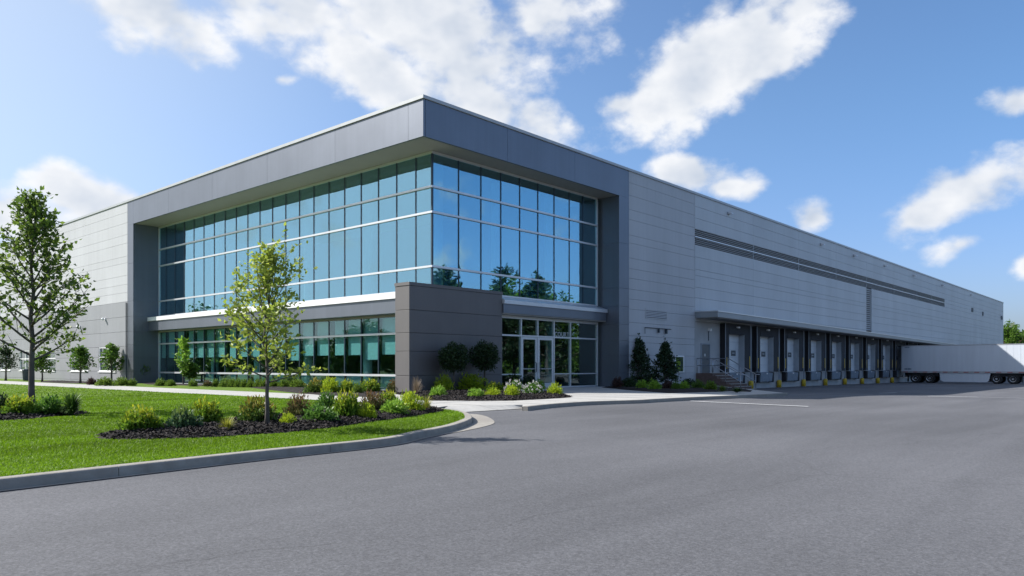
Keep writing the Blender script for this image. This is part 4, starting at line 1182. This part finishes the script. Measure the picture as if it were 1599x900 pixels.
def shrub(kind, px, base, top, w, label, cat='shrub', group=None, z=LZ + .06, sy=None):
    x, y = G(px, base, z)
    ymax = .25 if 636 < px < 800 else (-.75 if 940 < px < 1090 else (1.0 if 800 <= px < 940 else 99))
    if y > ymax:
        a = (px - CX_) / F_; dy_ = WY + RY * a; t = (ymax - CAM[1]) / dy_
        x, y = CAM[0] + t * (WX + RX * a), ymax
    d = depth(x, y); k = d / F_
    hh = ((HY_ - top) * k + CAM[2] - z + .03) * (1.0 if kind not in BL else 1.2); rw = w * k / 2 * (1.12 if kind not in BL else 1.25)
    P = proto(kind); i = _cnt.get(kind, 0); _cnt[kind] = i + 1
    p = P[i % 2]
    if p.get('_free'): o = p; del p['_free']
    else: o = copy_tree(p)
    # push the centre back by half its width so the front edge stands where the photo shows it
    x += WX * rw * .35; y += WY * rw * .35
    o.location = (x, y, z - .03); o.scale = (rw, (sy or 1) * rw, hh); o.rotation_euler = (0, 0, rs.uniform(0, 6.28) if not sy else 0)
    tag(o, label, cat, group)
    return o

fb = 'shrubs in the mulch bed by the kerb'
shrub('yg', 215, 675, 637, 57, 'large leafy shrub with yellow tips at the left end of the kerbside mulch bed', group=fb)
shrub('bluegreen', 283, 672, 638, 50, 'blue green broad leaved shrub in front of the yellow tipped one in the kerbside bed', group=fb)
shrub('yg', 318, 665, 624, 48, 'tall yellow green shrub behind the blue green broad leaved shrub', group=fb)
shrub('goldgrass', 352, 672, 650, 34, 'small golden grass tuft left of the young tree in the kerbside bed', 'grass tuft', fb)
shrub('redyellow', 398, 663, 620, 55, 'big green shrub with amber leaf tips just behind the young tree trunk', group=fb)
shrub('yellow', 448, 664, 646, 26, 'low lime yellow plant right of the young tree trunk', group=fb)
shrub('red', 463, 654, 617, 42, 'reddish bronze upright shrub right of the young tree', group=fb)
shrub('green', 496, 660, 633, 54, 'wide green leafy shrub in front of the reddish bronze one', group=fb)
shrub('green', 508, 645, 614, 34, 'green shrub directly behind the wide green leafy shrub', group=fb)
shrub('yg', 538, 653, 612, 44, 'tall bright shrub with yellow top in the middle of the kerbside bed', group=fb)
shrub('yellow', 571, 653, 630, 30, 'small lime plant at the front of the kerbside bed between taller shrubs', group=fb)
shrub('red', 580, 644, 612, 40, 'bronze tipped shrub behind the small lime plant', group=fb)
shrub('bright', 614, 647, 623, 42, 'light green fine leaved shrub near the right end of the kerbside bed', group=fb)
shrub('yg', 605, 637, 611, 32, 'yellow and green shrub behind the light green fine leaved shrub', group=fb)
shrub('yellow', 640, 642, 612, 42, 'wide yellow green shrub second from the tip of the kerbside bed', group=fb)
shrub('goldgrass', 665, 640, 618, 26, 'yellow variegated tuft at the right tip of the kerbside bed', 'grass tuft', fb)
lb_ = 'plants round the left tree'
shrub('dark', -2, 641, 615, 34, 'dark shrub cut by the left edge of the photo', group=lb_)
shrub('yg', 26, 648, 619, 46, 'yellow green bushy shrub left of the big tree trunk', group=lb_)
shrub('green', 70, 646, 618, 44, 'rounded green bush right beside the big tree trunk', group=lb_)
shrub('lily', 107, 646, 614, 36, 'dark green spiky clump at the right tip of the left bed', 'grass tuft', lb_)
eb = 'plants in the entrance bed'
shrub('tan', 650, 616, 593, 24, 'tan feathery grass at the corner of the grey wing wall', 'grass tuft', eb)
shrub('yellow', 692, 609, 586, 32, 'round lime shrub against the grey wing wall, left of the wide one', group=eb)
shrub('bright', 684, 620, 602, 26, 'small bright green shrub in front of the round lime shrub', group=eb)
shrub('yellow', 737, 610, 585, 52, 'widest lime green shrub below the two dark ball trees', group=eb)
shrub('bright', 742, 621.5, 606, 26, 'small fresh green shrub in the middle front of the entrance bed', group=eb)
shrub('yg', 772, 613, 597, 32, 'yellow green shrub behind the small golden one by the entrance', group=eb)
shrub('yellow', 770, 620, 606, 24, 'small golden shrub left of the white flowers', group=eb)
shrub('flower', 804, 614, 594, 30, 'white flowering shrub behind a golden shrub by the doors', group=eb)
shrub('yellow', 799, 620, 602, 24, 'golden shrub in front of the left white flowering shrub', group=eb)
shrub('flower', 833, 617, 598, 30, 'white flowering shrub nearest to the entrance doors', group=eb)
shrub('bright', 841, 607, 592, 20, 'small light green shrub behind the right white flowering shrub', group=eb)
shrub('yellow', 867, 616.5, 599, 24, 'golden shrub at the right tip of the entrance bed', group=eb)
shrub('dark', 800, 606, 585, 34, 'dark green shrub by the wing wall end, left of the doors', group=eb)
shrub('dark', 825, 605, 587, 24, 'dark green shrub directly in front of the left entrance door', group=eb)
shrub('red', 617, 611.5, 593, 28, 'reddish shrub at the foot of the wing wall, beside the glass', group=eb)
gb = 'shrubs in the bed before the ground floor glass'
shrub('redyellow', 490, 612.5, 591, 32, 'amber and green shrub at the left of the bed before the glass', group=gb)
shrub('yellow', 515, 613, 590, 28, 'bright lime shrub second in the bed before the glass', group=gb)
shrub('yg', 541, 613, 594, 24, 'yellow tipped shrub in the middle of the bed before the glass', group=gb)
shrub('hedge', 557, 614, 599, 18, 'small dull green shrub between two larger ones before the glass', group=gb)
shrub('yg', 577, 612, 593, 30, 'wide yellow green shrub at the right of the bed before the glass', group=gb)
rb_ = 'clipped shrubs along the glass base'
row = [(250, 16), (265, 14), (300, 12), (336, 11), (350, 17), (362, 13), (371, 11), (381, 12), (391, 12), (402, 13), (411, 14), (427, 15), (443, 18), (463, 24)]
for i, (px, w) in enumerate(row):
    shrub('hedge', px, 602.2 + (px - 250) * .016, 592.5 + rs.uniform(-.8, .8), w + 1, '%s clipped green shrub from the left along the glass base' % ords[i], group=rb_, z=LZ + .03)
shrub('red', 323, 603, 594, 15, 'low reddish shrub among the clipped green ones at the glass base', group=rb_)
wb = 'shrubs at the grey wall'
shrub('darkred', 142, 600, 590, 13, 'dark red round shrub between the two young trees at the grey wall', group=wb)
shrub('hedge', 161, 601.5, 589.5, 24, 'wide green shrub left of the second young tree at the grey wall', group=wb)
shrub('hedge', 188, 601.5, 589.5, 24, 'wide green shrub right of the second young tree at the grey wall', group=wb)
shrub('hedge', 205, 601.5, 592, 13, 'small light shrub at the end of the grey wall by the dark frame', group=wb)
db = 'shrubs in the shaded bed by the docks'
shrub('darkred', 965, 605, 590, 18, 'dark red shrub at the left end of the shaded bed', group=db)
shrub('dark', 983, 605, 590, 26, 'dark green shrub below the left cone tree in the shaded bed', group=db)
shrub('bright', 1003, 607, 593, 18, 'bright green shrub in the shaded bed, left of the pair', group=db)
shrub('bright', 1023, 608.5, 593, 20, 'bright green shrub at the front centre of the shaded bed', group=db)
shrub('darkred', 1043, 608, 594, 17, 'brownish shrub below the right cone tree', group=db)
shrub('conif', 1056, 609, 596, 16, 'green shrub right of the brownish one in the shaded bed', group=db)
shrub('bright', 1069, 608.5, 595, 16, 'fresh green shrub right of centre in the shaded bed', group=db)
shrub('dark', 1015, 602, 588, 26, 'dark shrub behind the bright green ones, between the cone trees', group=db)
shrub('dark', 1076, 603, 591, 22, 'dark shrub at the back of the shaded bed beside the stairs', group=db)
shrub('conif', 1091, 607.5, 594, 20, 'rounded shrub left of the dock stairs', group=db)
shrub('hedge', 1111, 609, 595, 19, 'rounded shrub in front of the dock stairs', group=db)
shrub('grass', 1129, 610.5, 602, 20, 'low grassy plant near the foot of the dock stairs', 'grass tuft', db)
shrub('lily', 1152, 612, 606, 22, 'low dark grass tuft at the right tip of the shaded bed', 'grass tuft', db)

for _k, _P in PRO.items():
    for _o in _P:
        if _o.get('_free'):
            for _c in list(_o.children): bpy.data.objects.remove(_c)
            bpy.data.objects.remove(_o)
# trees -------------------------------------------------------------
x, y = G(49.5, 645, LZ)
tree('deciduous_tree', 'large green tree with a grey trunk at the left edge of the lawn', 'tree', (x, y, LZ), 5.42, 1.40, 1.15, 21, M['l_tree'], M['bark'],
     nl=36, leaf=.14, lpt=7, twigs=12, asc=(26, 70), tr_r=.068, lr=.85, up=.40, prof=lambda t: (1.0 * (1 - t) ** .9 + .10) * min(1, .72 + t * 2.2))
x, y = G(417, 668, LZ + .05)
tree('young_tree', 'slender young tree with sparse yellow green leaves in the kerbside mulch bed', 'tree', (x, y, LZ + .03), 3.38, .80, .92, 33, M['l_front'], M['bark'],
     nl=32, leaf=.095, lpt=7, twigs=9, asc=(20, 76), tr_r=.036, lr=.9, prof=lambda t: (1.0 * (1 - t) ** .35 * (.78 + .3 * math.sin(t * 3.0))) if t < .8 else .42)
st_group = 'young trees at the grey wall'
cone = lambda t: max(.06, (1 - t) ** 1.0) * min(1, .55 + t * 2.2)
for px, base, top, w, lb2, sd in ((9, 594.8, 542, 34, 'dark young tree at the far left of the grey wall', 5), (66, 596.5, 548, 30, 'thin young tree seen behind the big tree trunk', 6), (125.5, 599, 540, 29, 'left young tree of the pair before the grey wall windows', 7), (174, 598.5, 538, 31, 'right young tree of the pair before the grey wall windows', 8)):
    x, y = G(px, base, LZ); k = depth(x, y) / F_; hh = (base - top) * k
    tree('young_tree', lb2, 'tree', (x, y, LZ), hh, w * k / 2 * 1.15, hh * .27, sd, M['l_dark'] if px < 20 else M['l_small'], M['bark'], nl=26, leaf=.20, lpt=7, twigs=6, asc=(25, 65), tr_r=.06, prof=cone, group=st_group)
x, y = G(222, 598.5, LZ); k = depth(x, y) / F_
ball_tree('ball_tree', 'small clipped ball tree in front of the dark frame column', (x, y, LZ), 33.5 * k, 12.0 * k, 12, M['l_small'], M['bark'], leaf=.11, n=1900)
x, y = G(286, 601, LZ); k = depth(x, y) / F_
tree('young_tree', 'loose yellow green sapling at the left end of the ground floor glass', 'tree', (x, y, LZ), 72 * k, 13 * k, 22 * k, 14, M['l_bright'], M['bark'], nl=20, leaf=.20, lpt=5, twigs=4, asc=(35, 75), tr_r=.04, prof=lambda t: .9 - .5 * t)
x, y = G(296, 601, LZ)
ball_tree('ball_tree', 'round bush on a short stem beside the loose sapling', (x, y, LZ), 34 * k, 11.5 * k, 15, M['l_small'], M['bark'], leaf=.16, n=1300)
for px, base, top, lb2, sd in ((709, 606, 536, 'left dark ball tree before the grey wing wall', 16), (757, 606, 534, 'right dark ball tree before the grey wing wall', 17)):
    a = (px - CX_) / F_; t = (.05 - CAM[1]) / (WY + RY * a); x, y = CAM[0] + t * (WX + RX * a), .05; k = depth(x, y) / F_
    ball_tree('ball_tree', lb2, (x, y, LZ + .05), (HY_ - top) * k + CAM[2] - LZ - .05, 23 * k, sd, M['l_dark'], M['bark'], leaf=.085, n=5200, fork=(px > 750), group='dark ball trees at the entrance')
for px, base, top, w, lb2, sd in ((997, 602, 530, 31, 'left cone shaped evergreen in the shaded bed', 18), (1039, 602, 535, 28, 'right cone shaped evergreen in the shaded bed', 19)):
    x, y = G(px, base, LZ + .05); k = depth(x, y) / F_; hh = (base - top) * k
    tree('cone_tree', lb2, 'tree', (x, y, LZ + .05), hh, w * k / 2 * 1.55, hh * .06, sd, M['l_conifer'], M['bark'], nl=80, leaf=.14, lpt=8, twigs=7, asc=(-5, 40), tr_r=.05, prof=lambda t: max(.05, (1 - t) ** 1.05) * min(1, .7 + t * 3), up=.3, group='cone evergreens in the shaded bed')
# bin by the wall
x, y = G(41, 594.5, LZ)
bn = empty('litter_bin', (x, y, LZ), 'dark litter bin standing at the grey wall behind the big tree', 'litter bin')
MB().lathe((x, y, LZ), [(.20, 0), (.24, .05), (.28, .75), (.28, .80)], 18).build('bin_body', M['door_dark'], bn)
MB().lathe((x, y, LZ + .801), [(.30, 0), (.30, .05), (.22, .12), (.05, .15)], 18).build('lid', M['mullion'], bn)

# trees across the road, seen in the glass
def big_tree_proto(seed, mm, shape):
    return tree('park_tree', 'x', 'tree', (0, 0, 0), 10.0, 2.6 if shape == 'cone' else 3.2, 1.2, seed, mm, M['bark'], nl=60, leaf=.42, lpt=8, twigs=8, asc=(5, 60), tr_r=.2,
                prof=(lambda t: max(.22, (1 - t) ** .8)) if shape == 'cone' else (lambda t: math.sin(math.pi * (.15 + .78 * t)) ** .7))
pa = big_tree_proto(41, M['l_conifer'], 'cone'); pb = big_tree_proto(42, M['l_small'], 'round')
def put(p, x, y, s, label, group, first=[]):
    if p.name in first: o = copy_tree(p)
    else: o = p; first.append(p.name)
    o.location = (x, y, 0); o.scale = (s, s, s); o.rotation_euler = (0, 0, rs.uniform(0, 6.28)); tag(o, label, 'tree', group)
def virt(px, dep, plane, pl):
    lat = (px - CX_) / F_ * dep
    x, y = CAM[0] + dep * WX + lat * RX, CAM[1] + dep * WY + lat * RY
    return (x, 2 * pl - y) if plane == 'y' else (2 * pl - x, y)
for i, (px, dep, top) in enumerate([(708, 118, 412), (778, 125, 440), (797, 120, 416), (822, 128, 432), (858, 122, 420), (893, 126, 446), (842, 135, 455)]):
    x, y = virt(px, dep, 'y', GY); put(pa if i % 2 == 0 else pb, x, y, ((572 - top) / F_ * dep + 1.3) / 10, 'tall tree across the lot, mirrored in the right hand glass', 'trees mirrored in the right hand glass')
for i, (px, dep, top) in enumerate([(538, 80, 505), (565, 84, 497), (585, 88, 508), (612, 82, 510), (290, 95, 478), (310, 100, 474), (335, 104, 486), (450, 110, 520), (490, 112, 525), (390, 120, 515), (640, 100, 520)]):
    x, y = virt(px, dep, 'x', GX); put(pb, x, y, ((572 - top) / F_ * dep + 1.3) / 10, 'tree beyond the lawn, mirrored in the left hand glass', 'trees mirrored in the left hand glass')
def wood(name, p0, p1, n_, hgt, wid, seed, leaf, label='distant belt of trees seen only as reflections in the glass', mm='l_small'):
    r = np.random.default_rng(seed); L_ = math.hypot(p1[0] - p0[0], p1[1] - p0[1])
    t = r.random(n_); crown = hgt * (.62 + .38 * np.abs(np.sin(t * L_ / 7.3 + 1.3 * np.sin(t * L_ / 19)))) * (.85 + .3 * np.sin(t * L_ / 3.1) ** 2)
    off = r.normal(0, wid / 2, n_); zq = crown * np.sqrt(r.random(n_)) * np.clip(1 - (off / wid) ** 2 * .5, .2, 1)
    ux, uy = (p1[0] - p0[0]) / L_, (p1[1] - p0[1]) / L_
    C = np.column_stack([p0[0] + ux * L_ * t - uy * off, p0[1] + uy * L_ * t + ux * off, zq])
    D = unit(r.normal(0, 1, (n_, 3))); S_ = unit(np.cross(D, r.normal(0, 1, (n_, 3)))); LL = leaf * r.uniform(.6, 1.4, n_)
    V, Fq = leaves_mesh(C, D, S_, LL, LL * .7)
    tag(np_mesh(name, V, Fq, M[mm]), label, 'wood', kind='stuff')
wood('wood', (-95, -40), (-75, 190), 24000, 7.5, 5, 3, 1.1)
wood('wood', (-20, -82), (190, -78), 24000, 7.5, 5, 4, 1.1)
# far right: neighbour building, trees and a wooded hill
def at_depth(px, dep):
    lat = (px - CX_) / F_ * dep
    return CAM[0] + dep * WX + lat * RX, CAM[1] + dep * WY + lat * RY
x, y = at_depth(1620, 210)
nb = empty('neighbour_building', (x, y, -.7), 'low white building with a reddish roof beyond the trailer', 'building')
MB().box(x - 14, y - 14, -.7, x + 30, y + 12, 7.6).build('wall', M['white_panel'], nb)
MB().box(x - 14.6, y - 14.6, 7.61, x + 30.6, y + 12.6, 8.7).build('roof', M['red_roof'], nb)
for i, (px, dep, top, lb2) in enumerate([(1574, 176, 508, 'tree just right of the far end of the warehouse'), (1583, 182, 522, 'lower tree before the white neighbour building'), (1612, 250, 516, 'tree behind the white neighbour building')]):
    x, y = at_depth(px, dep); s = ((572 - top) / F_ * dep + 2) / 10
    put(pb, x, y, s, lb2, 'trees at the far right')
wood('distant_wood', at_depth(1560, 470), at_depth(1900, 400), 9000, 24, 16, 6, 3.0, 'wooded rise beyond the far end of the lot', 'l_dark')
# ------------------------------------------------------------------ sky, clouds, sun
SUN_EL = 38.5; SX, SY = -.55, .835
w = bpy.data.worlds.new('World'); sc.world = w; w.use_nodes = True
N, L = w.node_tree.nodes, w.node_tree.links
bgn = N['Background']; bgn.inputs[1].default_value = .085
sky = N.new('ShaderNodeTexSky'); sky.sky_type = 'NISHITA'; sky.sun_disc = False
sky.sun_elevation = rad(SUN_EL); sky.sun_rotation = math.atan2(SX, SY)
sky.air_density = 1.0; sky.dust_density = 1.8; sky.ozone_density = 2.5; sky.altitude = 100
w.cycles.sampling_method = 'MANUAL'; w.cycles.sample_map_resolution = 512
tc = N.new('ShaderNodeTexCoord'); gen = tc.outputs['Generated']
def math_(op, a, b=None, clamp=False):
    q = N.new('ShaderNodeMath'); q.operation = op; q.use_clamp = clamp
    for i, s in enumerate((a, b)):
        if s is None: continue
        if isinstance(s, (int, float)): q.inputs[i].default_value = s
        else: L.new(s, q.inputs[i])
    return q.outputs[0]
sep = N.new('ShaderNodeSeparateXYZ'); L.new(gen, sep.inputs[0])
az = math_('ARCTAN2', sep.outputs[1], sep.outputs[0]); el = math_('ARCSINE', sep.outputs[2])
cmb = N.new('ShaderNodeCombineXYZ'); L.new(az, cmb.inputs[0]); L.new(el, cmb.inputs[1])
def azel(px, py):
    dx, dy, dz = (WX + RX * (px - CX_) / F_), (WY + RY * (px - CX_) / F_), -(py - HY_) / F_
    return math.atan2(dy, dx), math.atan2(dz, math.hypot(dx, dy))
blobs = [(215, 10, 115, 60, 18, 1.25), (300, 55, 95, 52, 25, 1.2), (430, 25, 130, 64, 0, 1.25), (560, 85, 110, 58, 22, 1.25), (640, 30, 150, 75, 0, 1.2), (745, 75, 140, 95, 15, 1.2), (850, 35, 95, 75, 0, 1.1), (745, 150, 120, 50, 22, 1.1), (850, 190, 80, 42, 20, 1.2), (905, 60, 40, 60, 0, .75),
         (1035, 145, 100, 52, -28, 1.15), (1110, 90, 120, 70, -30, 1.2), (1190, 40, 115, 66, -30, 1.2), (1255, 10, 75, 48, -20, 1.1), (975, 165, 50, 30, 0, .9),
         (1440, 335, 75, 40, -14, 1.15), (1530, 295, 90, 52, -16, 1.2), (1620, 265, 80, 50, -10, 1.1),
         (1075, 276, 75, 28, 8, .90), (1130, 294, 55, 22, 0, .80), (1500, 382, 70, 24, -12, .95), (1590, 158, 60, 30, 8, .95), (1270, 342, 38, 30, 10, .78), (1605, 412, 30, 28, 0, .95),
         (85, 285, 60, 40, 25, 1.1), (140, 310, 100, 36, 10, 1.1), (10, 340, 120, 60, 0, 1.15), (440, 125, 34, 16, 0, .7)]
best = None
for px, py, rx_, ry_, rot, amp in blobs:
    a0, e0 = azel(px, py); a1, _ = azel(px + rx_, py); _, e1 = azel(px, py + ry_)
    mp = N.new('ShaderNodeMapping'); mp.vector_type = 'TEXTURE'
    mp.inputs['Location'].default_value = (a0, e0, 0); mp.inputs['Rotation'].default_value = (0, 0, rad(rot))
    mp.inputs['Scale'].default_value = (abs(a1 - a0), abs(e1 - e0), 1)
    L.new(cmb.outputs[0], mp.inputs[0])
    ln = N.new('ShaderNodeVectorMath'); ln.operation = 'LENGTH'; L.new(mp.outputs[0], ln.inputs[0])
    v_ = math_('SUBTRACT', amp, math_('MULTIPLY', ln.outputs['Value'], 1.05))
    if best is None: best = v_
    else:
        q = N.new('ShaderNodeMath'); q.operation = 'SMOOTH_MAX'; q.inputs[2].default_value = .25; L.new(best, q.inputs[0]); L.new(v_, q.inputs[1]); best = q.outputs[0]
def noise_w(scale, det, rough, off=(0, 0, 0), dist=0.):
    mp = N.new('ShaderNodeMapping'); mp.inputs['Location'].default_value = off; mp.inputs['Scale'].default_value = (1, 1, 1.5)
    L.new(gen, mp.inputs[0])
    n = N.new('ShaderNodeTexNoise'); n.inputs['Scale'].default_value = scale; n.inputs['Detail'].default_value = det; n.inputs['Roughness'].default_value = rough; n.inputs['Distortion'].default_value = dist
    L.new(mp.outputs[0], n.inputs['Vector']); return n.outputs[0]
def billow(off):
    mp = N.new('ShaderNodeMapping'); mp.inputs['Location'].default_value = off; mp.inputs['Scale'].default_value = (1, 1, 1.25); L.new(gen, mp.inputs[0])
    wv = N.new('ShaderNodeTexNoise'); wv.inputs['Scale'].default_value = 14; wv.inputs['Detail'].default_value = 2; L.new(mp.outputs[0], wv.inputs['Vector'])
    va = N.new('ShaderNodeVectorMath'); va.operation = 'MULTIPLY_ADD'; va.inputs[1].default_value = (.05, .05, .05); L.new(wv.outputs['Color'], va.inputs[0]); L.new(mp.outputs[0], va.inputs[2])
    vo = N.new('ShaderNodeTexVoronoi'); vo.feature = 'F1'; vo.inputs['Scale'].default_value = 15; vo.inputs['Detail'].default_value = 1.0; vo.inputs['Roughness'].default_value = .52; vo.inputs['Lacunarity'].default_value = 2.3;
    L.new(va.outputs[0], vo.inputs['Vector'])
    n1 = noise_w(6.0, 9, .62, off)
    return math_('ADD', math_('MULTIPLY', n1, .86), math_('MULTIPLY', math_('SUBTRACT', 1.0, vo.outputs['Distance']), .16))
fb1 = billow((0, 0, 0))
fa2 = noise_w(6.0, 4, .58); fb2 = noise_w(6.0, 4, .58, (-.016, .024, .022))
# clouds elsewhere in the sky (behind the camera, mirrored in the glass)
fwd = N.new('ShaderNodeVectorMath'); fwd.operation = 'DOT_PRODUCT'; fwd.inputs[1].default_value = (WX, WY, 0); L.new(gen, fwd.inputs[0])
back = N.new('ShaderNodeMapRange'); back.inputs[1].default_value = .62; back.inputs[2].default_value = .40; L.new(fwd.outputs['Value'], back.inputs[0])
gl = noise_w(2.2, 3, .5, off=(3, 1, 2))
gl2 = N.new('ShaderNodeMapRange'); gl2.inputs[1].default_value = .46; gl2.inputs[2].default_value = .68; gl2.inputs[3].default_value = -.6; gl2.inputs[4].default_value = .9; L.new(gl, gl2.inputs[0])
gl3 = math_('ADD', math_('MULTIPLY', math_('ADD', gl2.outputs[0], 1.0), back.outputs[0]), -1.0)
shape = math_('MAXIMUM', math_('MULTIPLY', best, 1.0), gl3)
shape = math_('MINIMUM', shape, .85)
dens = math_('ADD', shape, math_('MULTIPLY', math_('SUBTRACT', fb1, .432), 4.0))
cov = N.new('ShaderNodeMapRange'); cov.interpolation_type = 'SMOOTHSTEP'; cov.inputs[1].default_value = -.08; cov.inputs[2].default_value = .76; L.new(dens, cov.inputs[0])
# clouds thin out towards the ground
lit = math_('ADD', .66, math_('MULTIPLY', math_('SUBTRACT', fa2, fb2), 3.6), True)
core_ = N.new('ShaderNodeMapRange'); core_.inputs[1].default_value = .55; core_.inputs[2].default_value = 1.5; core_.inputs[3].default_value = 1.0; core_.inputs[4].default_value = .55; L.new(dens, core_.inputs[0])
lit2 = math_('MULTIPLY', lit, core_.outputs[0])
ccol = N.new('ShaderNodeMix'); ccol.data_type = 'RGBA'
ccol.inputs[6].default_value = (3.6, 4.1, 4.9, 1); ccol.inputs[7].default_value = (6.5, 6.55, 6.65, 1); L.new(lit2, ccol.inputs[0])
skm = N.new('ShaderNodeMix'); skm.data_type = 'RGBA'; skm.blend_type = 'MULTIPLY'; skm.inputs[0].default_value = 1; skm.inputs[7].default_value = (.92, 1.10, 1.28, 1)
L.new(sky.outputs[0], skm.inputs[6])
# thin high haze brightening the sky on the sun's side
hz = N.new('ShaderNodeVectorMath'); hz.operation = 'DOT_PRODUCT'; hz.inputs[1].default_value = (SX * math.cos(rad(30)), SY * math.cos(rad(30)), math.sin(rad(30))); L.new(gen, hz.inputs[0])
hzr = N.new('ShaderNodeMapRange'); hzr.interpolation_type = 'SMOOTHSTEP'; hzr.inputs[1].default_value = .30; hzr.inputs[2].default_value = 1.0; hzr.inputs[4].default_value = .75; L.new(hz.outputs['Value'], hzr.inputs[0])
opp = N.new('ShaderNodeMapRange'); opp.interpolation_type = 'SMOOTHSTEP'; opp.inputs[1].default_value = .55; opp.inputs[2].default_value = -.45; L.new(hz.outputs['Value'], opp.inputs[0])
deep = N.new('ShaderNodeMix'); deep.data_type = 'RGBA'; deep.inputs[6].default_value = (.98, 1.10, 1.24, 1); deep.inputs[7].default_value = (.80, 1.05, 1.26, 1); L.new(opp.outputs[0], deep.inputs[0]); elr = N.new('ShaderNodeMapRange'); elr.interpolation_type = 'SMOOTHSTEP'; elr.inputs[1].default_value = .02; elr.inputs[2].default_value = .34; L.new(sep.outputs[2], elr.inputs[0])
lowm = N.new('ShaderNodeMix'); lowm.data_type = 'RGBA'; lowm.inputs[6].default_value = (.84, .93, 1.26, 1); L.new(elr.outputs[0], lowm.inputs[0]); L.new(deep.outputs[2], lowm.inputs[7])
L.new(lowm.outputs[2], skm.inputs[7])
hzm = N.new('ShaderNodeMix'); hzm.data_type = 'RGBA'; hzm.inputs[7].default_value = (4.6, 5.2, 5.8, 1); L.new(hzr.outputs[0], hzm.inputs[0]); L.new(skm.outputs[2], hzm.inputs[6])
fin = N.new('ShaderNodeMix'); fin.data_type = 'RGBA'
L.new(math_('MULTIPLY', cov.outputs[0], .97), fin.inputs[0]); L.new(hzm.outputs[2], fin.inputs[6]); L.new(ccol.outputs[2], fin.inputs[7])
L.new(fin.outputs[2], bgn.inputs[0])

sl = bpy.data.lights.new('sun', 'SUN'); sl.energy = 4.6; sl.angle = rad(.55); sl.color = (1, .965, .92)
so = bpy.data.objects.new('sun', sl); COL.objects.link(so)
ce = math.cos(rad(SUN_EL)); sd = Vector((SX * ce, SY * ce, math.sin(rad(SUN_EL))))
so.rotation_euler = sd.to_track_quat('Z', 'Y').to_euler(); so.location = (-30, 40, 60)

# ------------------------------------------------------------------ camera
cd = bpy.data.cameras.new('camera'); cam = bpy.data.objects.new('camera', cd); COL.objects.link(cam)
cam.location = CAM; cam.rotation_euler = (rad(90), 0, math.atan2(WY, WX) - math.pi / 2)
cd.sensor_width = 36; cd.lens = F_ / 1599 * 36; cd.shift_x = 0; cd.shift_y = (HY_ - 450) / 1599
cd.clip_start = .1; cd.clip_end = 5000
sc.camera = cam

sc.view_settings.view_transform = 'Standard'; sc.view_settings.look = 'None'
sc.view_settings.exposure = .85; sc.view_settings.gamma = 1; sc.view_settings.use_curve_mapping = False
sc.cycles.max_bounces = 8; sc.cycles.transparent_max_bounces = 24; sc.cycles.glossy_bounces = 4; sc.cycles.diffuse_bounces = 3
sc.cycles.use_denoising = True
